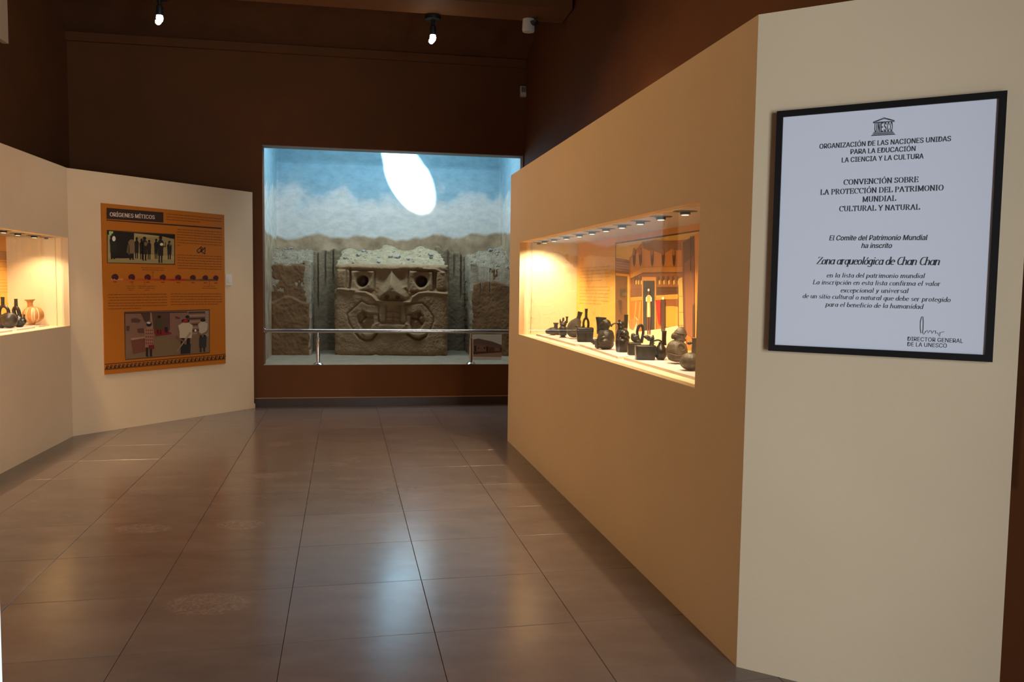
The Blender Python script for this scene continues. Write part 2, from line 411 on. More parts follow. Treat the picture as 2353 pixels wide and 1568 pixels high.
# ------------------------------------------------------------------ noise and height fields
def vnoise(X, Y, sc, seed):
    r = np.random.RandomState(seed); G = r.rand(64, 64)
    x = X * sc; y = Y * sc; xi = np.floor(x).astype(int); yi = np.floor(y).astype(int); fx = x - xi; fy = y - yi
    fx = fx * fx * (3 - 2 * fx); fy = fy * fy * (3 - 2 * fy)
    g_ = lambda a, b: G[a % 64, b % 64]
    return (g_(xi, yi) * (1 - fx) + g_(xi + 1, yi) * fx) * (1 - fy) + (g_(xi, yi + 1) * (1 - fx) + g_(xi + 1, yi + 1) * fx) * fy - .5
def fbm(X, Y, sc, seed, o=4):
    t = 0; a = 1
    for k in range(o): t = t + a * vnoise(X, Y, sc * 2 ** k, seed + k); a *= .5
    return t
def sdseg(X, Y, p, q):
    px, py = X - p[0], Y - p[1]; bx, by = q[0] - p[0], q[1] - p[1]
    t = np.clip((px * bx + py * by) / (bx * bx + by * by + 1e-9), 0, 1)
    return np.hypot(px - bx * t, py - by * t)
def sdline(X, Y, pts): return np.min([sdseg(X, Y, pts[i], pts[i + 1]) for i in range(len(pts) - 1)], axis=0)
def sdpoly(X, Y, pts):
    d = np.min([sdseg(X, Y, pts[i], pts[(i + 1) % len(pts)]) for i in range(len(pts))], axis=0)
    ins = np.zeros(X.shape, bool)
    for i in range(len(pts)):
        x0, y0 = pts[i]; x1, y1 = pts[(i + 1) % len(pts)]
        c = ((y0 > Y) != (y1 > Y)) & (X < (x1 - x0) * (Y - y0) / (y1 - y0 + 1e-9) + x0); ins ^= c
    return np.where(ins, -d, d)
def sst(a, b, x):
    t = np.clip((x - a) / (b - a), 0, 1); return t * t * (3 - 2 * t)
def inside(X, Y, pts, soft): return 1 - sst(-soft, soft, sdpoly(X, Y, pts))
def groove(X, Y, pts, w): return np.exp(-(sdline(X, Y, pts) / w) ** 2)

def gridmesh(name, P, m, parent=None, skirt=None, origin=None, flip=False):
    """P: (n,m,3) array of points; skirt: vector by which the border is extruded"""
    n, k, _ = P.shape; V = P.reshape(-1, 3); idx = np.arange(n * k).reshape(n, k)
    Fq = np.stack([idx[:-1, :-1], idx[1:, :-1], idx[1:, 1:], idx[:-1, 1:]], -1).reshape(-1, 4)
    if skirt is not None:
        ring = np.concatenate([idx[0, :], idx[1:, -1], idx[-1, ::-1][1:], idx[::-1, 0][1:-1]])
        B = V[ring] + np.array(skirt); b0 = len(V); V = np.concatenate([V, B]); r = len(ring)
        i = np.arange(r); j = (i + 1) % r
        Fq = np.concatenate([Fq, np.stack([ring[i], ring[j], b0 + j, b0 + i], -1)])
    if flip: Fq = Fq[:, ::-1]
    og = np.array(origin, float) if origin is not None else (worigin(parent) if parent is not None else V.mean(0))
    me = bpy.data.meshes.new(name); me.from_pydata((V - og).tolist(), [], Fq.tolist()); me.materials.append(m)
    me.polygons.foreach_set('use_smooth', [True] * len(me.polygons))
    o = bpy.data.objects.new(name, me); COL.objects.link(o)
    if parent is not None: o.parent = parent; o.location = og - worigin(parent)
    else: o.location = og
    return o

# ------------------------------------------------------------------ diorama niche
# painted sky wall: left side, back and right side in one curved surface
TB = 2.02; nb = BW.shift(0)
plan = [(NU0 - .03, .17), (NU0 - .05, .8), (NU0 - .06, TB - .22), (NU0 - .06, TB - .012), (NU0 - .05, TB), (NU0 - .03, TB)]
plan += [(NU0 + (NU1 - NU0) * t, TB) for t in np.linspace(.05, .95, 24)]
plan += [(NU1 + .03, TB), (NU1 + .05, TB), (NU1 + .06, TB - .012), (NU1 + .06, TB - .22), (NU1 + .05, .8), (NU1 + .03, .17)]
zs = list(np.linspace(.40, 3.02, 12)) + [3.03, 3.07, 3.15, 3.3, 3.5, 3.7]
Pm = np.zeros((len(plan), len(zs), 3)); um = (NU0 + NU1) / 2
for i, (u, t) in enumerate(plan):
    for j, z in enumerate(zs):
        k = max(0, z - 3.03); tt = t - k * .55 * (t > 1.5); uu = u - math.copysign(min(k * .18, .1), u - um)
        Pm[i, j] = BW.W(uu, z, -tt)
mo = gridmesh('wall_mural', Pm, MURAL, origin=(0, 0, 0)); tag(mo, kind='structure')
mb = MB(); mb.pbox(BW, NU0 - .3, NU1 + .3, 3.7, 3.85, -2.2, -TH, JAMB)
nc = MB()
# roof of the niche, open above where the daylight falls in
mb = MB(); mb.pbox(BW, NU0 - .3, NU1 + .3, 4.2, 4.3, -2.3, -TH, CREAM); struct(mb, 'ceiling_niche')
xx, yy = np.meshgrid(np.linspace(NU0 - .06, NU1 + .06, 160), np.linspace(0, TB, 90), indexing='ij')
zz = NZ0 + .012 * fbm(xx, yy, 6, 5) + .02 * np.clip(fbm(xx, yy, 14, 8), 0, 1) * sst(.9, 1.2, yy)
zz = np.where(yy < .2, NZ0 + .004, np.maximum(zz, NZ0 + .002))
Pf = BW.P + xx[..., None] * BW.d - yy[..., None] * BW.n + np.stack([0 * zz, 0 * zz, zz], -1)
fl = gridmesh('floor_niche', Pf, SAND, origin=(0, 0, 0), skirt=(0, 0, -.003)); tag(fl, kind='structure')

def stone(parent, P, r, seed, m=STONE, name='stone'):
    rr = random.Random(seed); bm = bmesh.new(); bmesh.ops.create_icosphere(bm, subdivisions=1, radius=1)
    sx, sy, sz = r * rr.uniform(.9, 1.4), r * rr.uniform(.6, 1.), r * rr.uniform(.45, .7); a = rr.uniform(0, 3.1); tl = rr.uniform(-.4, .4)
    for v in bm.verts:
        c = v.co * rr.uniform(.8, 1.1); c = Vector((c.x * sx, c.y * sy, c.z * sz)); c.rotate(Matrix.Rotation(tl, 3, 'Y')); c.rotate(Matrix.Rotation(a, 3, 'Z')); v.co = c
    me = bpy.data.meshes.new(name); bm.to_mesh(me); bm.free(); me.materials.append(m)
    o = bpy.data.objects.new(name, me); COL.objects.link(o); o.parent = parent; o.location = np.array(P) - worigin(parent); return o

def crumbs(parent, fn, n, seed, m, rmin=.006, rmax=.018):
    """small crumbs of adobe strewn over a surface, one mass"""
    rr = random.Random(seed); b = MB()
    for _ in range(n):
        P = fn(rr.random(), rr.random()); r = rmin + (rmax - rmin) * rr.random() ** 2.5
        d = [np.array([rr.gauss(0, 1), rr.gauss(0, 1), rr.gauss(0, .7)]) for _ in range(3)]
        vs = [P + np.array([r * rr.uniform(.7, 1.3) * math.cos(a), r * rr.uniform(.7, 1.3) * math.sin(a), r * rr.uniform(-.5, .1)]) for a in (0, 1.5, 3.1, 4.6)]
        vs += [P + np.array([rr.uniform(-.3, .3) * r, rr.uniform(-.3, .3) * r, r * rr.uniform(.5, .9)])]
        b.mesh(vs, [(0, 1, 4), (1, 2, 4), (2, 3, 4), (3, 0, 4)], m)
    o = b.build('adobe_crumbs', parent); tag(o, kind='stuff'); return o

# --- carved face block
MK = Plane((-2.335, 10.60), (-.835, 10.66))
def mk(x, y): return 760 + x * .17222, 560 + y * .17222           # face drawing coordinates to photograph pixels
u00, z00 = MK.pix(*mk(60, 1492)); u11, z11 = MK.pix(*mk(1562, 285))
z00 = NZ0 - .005
nx, nz = 330, 270
SX = np.linspace(0, 1, nx); SZ = np.linspace(0, 1, nz)
A_, B_ = np.meshgrid(SX, SZ, indexing='ij')
X = 60 + A_ * 1502; Y = 1492 - B_ * 1207
# gentle waviness so that the lines are hand made
Xw = X + 12 * fbm(X, Y, .006, 21, 2); Yw = Y + 12 * fbm(X, Y, .006, 31, 2)
h = np.zeros_like(X); HOLE = np.zeros_like(X)
muzzle = [(40, 640), (110, 612), (300, 622), (480, 650), (560, 690), (625, 752), (1062, 764), (1085, 700), (1170, 640), (1300, 632), (1580, 655), (1600, 1600), (20, 1600)]
h += .062 * inside(Xw, Yw, muzzle, 12)
h += .030 * groove(Xw, Yw, [(110, 622), (300, 632), (480, 662), (560, 702), (625, 768), (1062, 778), (1090, 710), (1170, 652), (1300, 645), (1560, 668)], 16)
brow = [(0, 200), (1600, 200), (1600, 352), (1240, 335), (1000, 345), (815, 372), (600, 352), (300, 340), (0, 350)]
h += .036 * inside(Xw, Yw, brow, 36)
h += .035 * groove(Xw, Yw, [(1250, 340), (1390, 345), (1500, 385)], 14)
for c, (x0, x1, y0, y1), hc in ((0, (275, 575, 378, 632), (425, 515)), (1, (1052, 1358, 374, 628), (1205, 510))):
    h += .034 * inside(Xw, Yw, [(x0, y0), (x1, y0), (x1, y1), (x0, y1)], 9)
    h -= .022 * inside(Xw, Yw, [(x0 - 20, y0 - 20), (x1 + 20, y0 - 20), (x1 + 20, y1 + 20), (x0 - 20, y1 + 20)], 8) * (1 - inside(Xw, Yw, [(x0, y0), (x1, y0), (x1, y1), (x0, y1)], 8))
    rr_ = np.hypot(Xw - hc[0], (Yw - hc[1]))
    h -= .10 * (1 - sst(66, 88, rr_)); HOLE = HOLE + .20 * np.sqrt(np.clip(1 - (rr_ / 72) ** 2, 0, 1))
    h -= .05 * (1 - sst(70, 120, np.hypot((Xw - hc[0] - 8) * .9, (Yw - hc[1] + 45))))
h += .034 * inside(Xw, Yw, [(90, 372), (205, 372), (205, 600), (90, 600)], 12)
h += .02 * inside(Xw, Yw, [(222, 372), (262, 372), (262, 600), (222, 600)], 8)
h += .04 * inside(Xw, Yw, [(1408, 375), (1520, 385), (1530, 610), (1408, 600)], 14)
h -= .035 * groove(Xw, Yw, [(265, 350), (265, 605)], 9); h -= .035 * groove(Xw, Yw, [(1397, 370), (1397, 600)], 10)
h -= .045 * np.exp(-(((Xw - 680) / 75) ** 2 + ((Yw - 470) / 90) ** 2)) + .05 * np.exp(-(((Xw - 945) / 70) ** 2 + ((Yw - 450) / 80) ** 2))
# nose: a pyramid
npoly = [(815, 372), (1005, 640), (1028, 700), (1012, 752), (640, 752), (628, 700), (660, 620)]
dn = -sdpoly(Xw, Yw, npoly); h = h + np.where(dn > 0, np.minimum(dn / 95, 1) * .17, 0) * (.75 + .25 * sst(380, 620, Yw))
h += .025 * inside(Xw, Yw, npoly, 8)
for nxp in (755, 897): h -= .09 * np.exp(-(np.hypot(Xw - nxp, Yw - 712) / 27) ** 4)
h += .025 * groove(Xw, Yw, [(970, 590), (1010, 580), (1060, 660)], 14)
# lips and mouth
mouth_l = [(372, 960), (430, 908), (560, 938), (650, 942), (668, 1050), (560, 1085), (540, 1140), (430, 1140), (385, 1060)]
mouth_r = [(1010, 942), (1080, 930), (1170, 900), (1240, 950), (1262, 1030), (1200, 1130), (1090, 1150), (1070, 1080), (1000, 1050)]
for mp_, c in ((mouth_l, 1), (mouth_r, -1)):
    h -= .055 * inside(Xw, Yw, mp_, 9)
h += .045 * inside(Xw, Yw, [(580, 945), (645, 945), (655, 1078), (580, 1078)], 8) + .045 * inside(Xw, Yw, [(1010, 945), (1075, 945), (1065, 1078), (1000, 1078)], 8)
outer_l = [(640, 818), (520, 815), (430, 772), (320, 870), (235, 945), (262, 1060), (330, 1180), (400, 1262), (470, 1288), (560, 1275), (618, 1200)]
outer_r = [(1000, 815), (1120, 795), (1220, 785), (1290, 850), (1370, 960), (1375, 1020), (1330, 1130), (1270, 1220), (1180, 1272), (1100, 1250), (1035, 1200)]
h -= .030 * groove(Xw, Yw, outer_l, 9); h -= .030 * groove(Xw, Yw, outer_r, 9)
h -= .035 * groove(Xw, Yw, outer_l[-5:], 12) + .035 * groove(Xw, Yw, outer_r[-4:], 12)
lip_in = [(425, 1150), (520, 1215), (620, 1190)]
h += .03 * inside(Xw, Yw, [(430, 1190), (600, 1190), (570, 1240), (480, 1250)], 14)
h += .03 * inside(Xw, Yw, [(1060, 1190), (1260, 1190), (1190, 1245), (1120, 1235)], 14)
# teeth
h -= .020 * inside(Xw, Yw, [(745, 828), (930, 828), (930, 1040), (745, 1040)], 8)
for l in ([(745, 830), (745, 1045)], [(930, 830), (930, 1045)], [(655, 830), (655, 1050)], [(1008, 830), (1008, 1050)], [(752, 985), (925, 985)], [(835, 935), (835, 1040)], [(752, 905), (925, 905)], [(752, 1040), (930, 1040)]):
    h -= .022 * groove(Xw, Yw, l, 7)
h += .03 * inside(Xw, Yw, [(560, 1080), (1055, 1080), (1085, 1150), (540, 1150)], 12)
h -= .03 * inside(Xw, Yw, [(660, 1052), (1000, 1052), (1000, 1076), (660, 1076)], 8)
for l in ([(450, 920), (470, 985), (560, 990)], [(470, 985), (412, 1050)], [(1190, 915), (1165, 1000), (1085, 985)], [(1165, 1000), (1225, 1065)]):
    h -= .045 * groove(Xw, Yw, l, 10)
for c in ((420, 960), (510, 960), (450, 1040)): h += .04 * np.exp(-(np.hypot(Xw - c[0], Yw - c[1]) / 36) ** 2)
for c in ((1130, 960), (1215, 985), (1140, 1040)): h += .04 * np.exp(-(np.hypot(Xw - c[0], Yw - c[1]) / 36) ** 2)
def blur(a, r):
    k = np.exp(-(np.arange(-3 * r, 3 * r + 1) / r) ** 2 / 2); k /= k.sum()
    for ax in (0, 1): a = np.apply_along_axis(lambda v: np.convolve(np.pad(v, 3 * r, 'edge'), k, 'valid'), ax, a)
    return a
h = .5 * blur(h, 2) + .5 * h - HOLE
h += .012 * fbm(X, Y, .008, 3, 4) + .004 * fbm(X, Y, .06, 9, 2)
# rounded borders
W_ = u11 - u00; Hh = z11 - z00
wob = .02 * fbm(X, Y, .012, 77, 3)
dx = np.minimum(A_, 1 - A_) * W_ + wob; dz = np.minimum((1 - B_) * Hh * 1.5, B_ * Hh + .03) + wob
for d, r in ((dx, .07), (dz, .11)):
    q_ = np.clip(r - d, 0, r); h -= (r - np.sqrt(np.maximum(r * r - q_ * q_, 0))) * 1.0
uu = u00 + A_ * W_; zz = z00 + B_ * Hh
uu = uu + (A_ - .5) * .02 * np.sin(B_ * 3)
Pk = MK.P + uu[..., None] * MK.d + h[..., None] * MK.n + np.stack([0 * zz, 0 * zz, zz], -1)
face = empty('carved_adobe_head', MK.W((u00 + u11) / 2, NZ0), 'large carved adobe head with square eyes, pointed nose and bared teeth in the blue niche', 'sculpture')
back_v = -BW.n * .60
gridmesh('carved_face', Pk, CLAY, parent=face, skirt=back_v)
# rubble crown
def rubble(name, parent, C, m, seed, amp=.03, hump=None, n=(150, 90), skirt=(0, 0, -.35)):
    """C: four corners front-left, front-right, back-right, back-left"""
    C = [np.array(c, float) for c in C]
    a, b = np.meshgrid(np.linspace(0, 1, n[0]), np.linspace(0, 1, n[1]), indexing='ij')
    P = (C[0][None, None] * (1 - a)[..., None] + C[1] * a[..., None]) * (1 - b)[..., None] + (C[3] * (1 - a)[..., None] + C[2] * a[..., None]) * b[..., None]
    edge = np.minimum(np.minimum(a, 1 - a) * 12, 1) * np.minimum(b * 8, 1)
    P[..., 2] += amp * fbm(P[..., 0], P[..., 1], 9, seed, 5) * (.35 + .65 * edge)
    P[..., 2] += amp * .5 * np.abs(fbm(P[..., 0], P[..., 1], 40, seed + 50, 2))
    if hump is not None: P[..., 2] += hump(a, b)
    P[..., 0] += amp * .8 * vnoise(P[..., 1], P[..., 2], 25, seed + 7) * (1 - edge)
    o = gridmesh(name, P, m, parent=parent, skirt=skirt, flip=True)
    def fn(s, t): return P[min(int(s * n[0]), n[0] - 1), min(int(t * n[1]), n[1] - 1)]
    return o, fn
def P_at(x, y, yy_):  # point seen at a pixel at world depth yy_
    d = ray(x, y); return d * (yy_ / d[1]) + np.array([0, 0, H])
fl_ = MK.W(u00 + .02, z11 - .03, -.04); fr_ = MK.W(u11 - .02, z11 - .03, -.04)
bR = P_at(1001, 579, 11.48); bL = P_at(793, 577, 11.25)
def hump(a, b): return (.075 * np.exp(-((a - .47) / .10) ** 2) + .06 * np.exp(-((a - .84) / .10) ** 2) + .035 * np.exp(-((a - .05) / .06) ** 2)) * sst(.35, 1, b) + .07 * np.sin(b * math.pi) * .6
ro, fn = rubble('rubble_top', face, [fl_, fr_, bR, bL], RUBB, 3, .045, hump, skirt=(0, 0, -.06))
crumbs(face, fn, 420, 5, RUBB)
def drop(fn, px, py):
    best = None
    for s in np.linspace(0.01, .99, 60):
        for t in np.linspace(.01, .99, 50):
            P = fn(s, t); d = P - np.array([0, 0, H]); k = d @ FW
            e = (1176.5 + F * (d @ RT) / k - px) ** 2 + (784 - F * (d @ UP) / k - py) ** 2
            if best is None or e < best[0]: best = (e, P)
    return best[1]
for i, (sx, sy, r) in enumerate([(440, 108, 42), (375, 165, 44), (522, 135, 40), (200, 208, 38), (850, 118, 24), (795, 180, 32), (895, 188, 46), (1040, 218, 32), (645, 245, 36), (1330, 150, 44), (1345, 188, 28), (640, 188, 26), (1185, 172, 18), (300, 262, 20)]):
    P = drop(fn, *mk(sx, sy)); stone(face, P + [0, 0, .01], r * .001, i)

# --- side blocks of adobe
def slab(name, parent, A, B, z0, z1, m, seed, feat=None, skirt=None, n=(110, 150), amp=.012, top=None, ragged=.02, rnd=.04):
    """vertical face from plan point A to B (front side), drawn as a height field"""
    pl = Plane(A, B); a, b = np.meshgrid(np.linspace(0, 1, n[0]), np.linspace(0, 1, n[1]), indexing='ij')
    zt = z1 if top is None else top(a)
    z = z0 + b * (zt - z0); u = a * pl.L
    hh = amp * fbm(u, z, 5, seed, 5) + amp * .5 * fbm(u, z, 30, seed + 9, 2)
    dd = np.minimum(a, 1 - a) * pl.L + ragged * fbm(u, z, 14, seed + 3, 3); dt = (1 - b) * (z1 - z0) + ragged * fbm(u, z, 9, seed + 5, 3)
    for d in (dd, dt):
        q_ = np.clip(rnd - d, 0, rnd); hh -= rnd - np.sqrt(np.maximum(rnd ** 2 - q_ ** 2, 0))
    if feat is not None: hh = hh + feat(u, z, pl)
    P = pl.P + u[..., None] * pl.d + hh[..., None] * pl.n + np.stack([0 * z, 0 * z, z], -1)
    return gridmesh(name, P, m, parent=parent, skirt=skirt if skirt is not None else -BW.n * .76)
L0_, L1_ = (-3.10, 10.42), (-2.60, 10.50)
lb = empty('adobe_block', (-2.85, 10.46, NZ0), 'dark eroded adobe block left of the carved head', 'adobe block', 'adobe blocks beside the carved head')
def fl1(u, z, pl): return .018 * sst(.0, .03, 1.205 - .04 * np.cos(u * 14) - z) 
slab('block_face', lb, L0_, L1_, NZ0 - .01, 1.655, CLAYD, 11, fl1)
br_, bl_ = P_at(721, 578, 11.16), P_at(634, 574, 10.98)
o, fnl = rubble('rubble_top', lb, [(-3.10, 10.42, 1.635), (-2.615, 10.50, 1.635), br_, (bl_[0] - .12, bl_[1], bl_[2])], RUBG, 23, .04, lambda a, b: .05 * np.sin(b * math.pi))
crumbs(lb, fnl, 220, 6, RUBG)
mb = MB(); PALE = mat('pale_eroded_adobe', (.34, .28, .19), .95, bump=.6, bscale=40, var=.15, vscale=10)
slab('block_side', lb, (-2.592, 10.49), (-2.592 - .158, 11.35), NZ0 - .01, 1.70, PALE, 14, skirt=(-.08, 0, 0), n=(60, 120), rnd=.02, ragged=.03)
for i, (x, y, r) in enumerate([(670, 568, .030), (694, 580, .034), (655, 572, .024), (640, 566, .02), (664, 574, .022)]):
    stone(lb, drop(fnl, x, y) + [0, 0, .012], r, 40 + i)
R0_, R1_ = (-.555, 10.80), (-.02, 10.72)
rb = empty('adobe_block', (-.3, 10.78, NZ0), 'eroded adobe block right of the carved head, behind the small photograph', 'adobe block', 'adobe blocks beside the carved head')
def fr1(u, z, pl):
    return (-.02 * sst(.0, .03, z - 1.40 - .05 * np.cos((u - .25) * 7)) - .03 * groove(u, z, [(.135, 1.7), (.14, 1.2)], .006) * sst(.0, .2, z - 1.25)
            - .03 * groove(u, z, [(.26, 1.65), (.262, 1.32)], .006) - .02 * groove(u, z, [(.2, 1.68), (.2, 1.5)], .006) + .02 * fbm(u * 4, z, 10, 4, 2) * sst(1.4, 1.6, z))
slab('block_face', rb, R0_, R1_, NZ0 - .01, 1.655, CLAYD, 31, fr1)
br_, bl_ = P_at(1150, 566, 11.55), P_at(1068, 590, 11.58)
o, fnr = rubble('rubble_top', rb, [(-.545, 10.82, 1.64), (-.02, 10.73, 1.64), (br_[0] + .1, br_[1], br_[2]), bl_], RUBG, 29, .05, lambda a, b: .07 * np.sin(b * math.pi))
crumbs(rb, fnr, 260, 9, RUBG)
slab('block_side', rb, (-.562, 10.80), (-.562 - .115, 11.60), NZ0 - .01, 1.70, PALE, 34, skirt=(.08, 0, 0), n=(60, 120), rnd=.02, ragged=.03)
for i, (x, y, r) in enumerate([(1102, 581, .034), (1127, 577, .044), (1145, 581, .026), (1141, 588, .028)]):
    stone(rb, drop(fnr, x, y) + [0, 0, .012], r, 60 + i)
# cracked walls at the end of the two side passages
PASS = mat('passage_adobe', (.23, .175, .105), .95, bump=.5, bscale=35, var=.16, vscale=7)  # greyer and darker than the clay of the carved head
def crack(us):
    def f(u, z, pl):
        r = 0 * u
        for (c, zb, wd) in us: r = r - .07 * np.exp(-(np.abs(u - c + .006 * vnoise(u * 0 + c, z, 18, 5)) / wd) ** 2) * sst(zb - .08, zb + .15, z)
        return r + .02 * np.sin(u * 22)
    return f
p0, p1 = P_at(716, 700, 11.12), P_at(800, 700, 11.25)
ww = empty('adobe_passage_wall', (*p0[:2], NZ0), 'cracked adobe wall in the passage left of the carved head', 'adobe wall', 'cracked walls in the passages')
slab('wall_face', ww, p0[:2], p1[:2], NZ0 - .01, 1.93, PASS, 51, crack([(.085, 1.05, .007), (.185, 1.35, .007), (.29, 1.4, .007)]), n=(120, 200), top=lambda a: 1.825 + .07 * a + .012 * np.sin(a * 23), skirt=-BW.n * .04, ragged=.012, rnd=.02)
p0, p1 = P_at(1000, 700, 11.45), P_at(1070, 700, 11.52)
ww = empty('adobe_passage_wall', (*p0[:2], NZ0), 'cracked adobe wall in the passage right of the carved head', 'adobe wall', 'cracked walls in the passages')
slab('wall_face', ww, p0[:2], p1[:2], NZ0 - .01, 1.93, PASS, 57, crack([(.18, 1.3, .009), (.265, 1.5, .008), (.36, 1.2, .009)]), n=(120, 200), top=lambda a: 1.94 - .11 * a + .02 * np.sin(a * 19), skirt=-BW.n * .04, ragged=.02, rnd=.03)

# --- rail
RP = BW.shift(-.06)
sL = RP.pix(608, 762); sR = RP.pix(1168, 762)
rl = empty('steel_rail', RP.W(sL[0], NZ0), 'polished steel hand rail on two posts along the niche edge', 'rail')
zr = .862
mb = MB(); mb.tube([RP.W(NU0 - .0, zr), RP.W(NU1, zr + .004)], .021, STEEL, 18); mb.build('hand_rail', rl, smooth=True)
mb = MB(); mb.tube([RP.W(NU0 - .002, zr), RP.W(NU0 + .012, zr)], .042, STEEL, 20); mb.tube([RP.W(NU0 + .01, zr), RP.W(NU0 + .03, zr)], .028, STEEL, 20); mb.build('wall_flange', rl, smooth=True)
for px in (731, 1082):
    u = RP.pix(px, 800)[0]; c = RP.W(u, NZ0)
    mb = MB(); mb.lathe([(.056, -.004), (.056, .004), (.045, .016), (.022, .026), (.020, .30), (.018, .305), (.009, .31), (.009, .372)], STEEL, c, 24); mb.build('post', rl, smooth=True)

# --- small photograph leaning in the niche
PH = Plane((-.50, 10.16), (-.10, 10.22))
c = [PH.pix(1086, 769), PH.pix(1153, 769), PH.pix(1153, 821), PH.pix(1085, 818)]
u0, u1 = c[0][0], c[1][0]; zt = c[0][1]
ph = empty('small_photograph', PH.W((u0 + u1) / 2, NZ0), 'small mounted photograph of the carved wall standing on the niche floor', 'photograph')
mb = MB(); mb.pbox(PH, u0, u1, NZ0, zt, -.008, 0, flatc((235, 230, 220))); mb.build('mount_board', ph)
def zp(x, y): return PH.pix(1020 + x * .1978, 540 + y * .1978)
mb = MB()
def pp(pts, col, o):
    mb.poly([PH.W(min(max(q[0], u0), u1), min(max(q[1], NZ0 + .002), zt), o) for q in [zp(*p) for p in pts]], flatc(col))
pp([(340, 1215), (400, 1205), (560, 1240), (680, 1280), (685, 1420), (340, 1415)], (150, 105, 85), .001)
pp([(345, 1215), (400, 1205), (560, 1240), (680, 1280), (680, 1320), (560, 1300), (440, 1270), (345, 1270)], (125, 95, 85), .0015)
pp([(350, 1290), (375, 1290), (375, 1355), (355, 1355)], (60, 30, 25), .002)
pp([(490, 1295), (510, 1295), (512, 1355), (492, 1355)], (60, 25, 20), .002)
pp([(510, 1300), (585, 1308), (590, 1352), (510, 1355)], (120, 60, 50), .002)
pp([(655, 1310), (668, 1312), (668, 1350), (655, 1350)], (70, 30, 25), .002)
pp([(395, 1310), (410, 1310), (410, 1325), (395, 1325)], (70, 40, 35), .002)
pp([(465, 1302), (480, 1302), (480, 1325), (465, 1325)], (70, 40, 35), .002)
pp([(340, 1358), (685, 1352), (685, 1362), (345, 1388)], (90, 55, 50), .002)
pp([(340, 1390), (685, 1366), (685, 1420), (340, 1415)], (180, 140, 115), .002)
mb.build('photo_print', ph)

# ------------------------------------------------------------------ lettering
def strokes_mesh(mb, pl, strokes, tx, thick, thin, mat_, o=.0004, mono=False):
    """strokes: polylines in glyph units, tx maps glyph (x,y) -> (u,z)"""
    for st in strokes:
        pts = [np.array(p, float) for p in st]; n = len(pts)
        if n < 2: continue
        Lf, Rt = [], []
        for i in range(n):
            t = pts[min(i + 1, n - 1)] - pts[max(i - 1, 0)]; l = np.hypot(*t) + 1e-9; t = t / l
            wd = thick if mono else thin + (thick - thin) * abs(t[1]) ** 1.5
            nn = np.array([-t[1], t[0]]) * wd / 2; Lf.append(pts[i] + nn); Rt.append(pts[i] - nn)
        for i in range(n - 1):
            q = [Lf[i], Lf[i + 1], Rt[i + 1], Rt[i]]
            w_ = [pl.W(*tx(*p), o) for p in q]
            mb.poly(w_, mat_)
def arc(cx, cy, rx, ry, a0, a1, n=10):
    return [(cx + rx * math.cos(rad(a0 + (a1 - a0) * i / n)), cy + ry * math.sin(rad(a0 + (a1 - a0) * i / n))) for i in range(n + 1)]
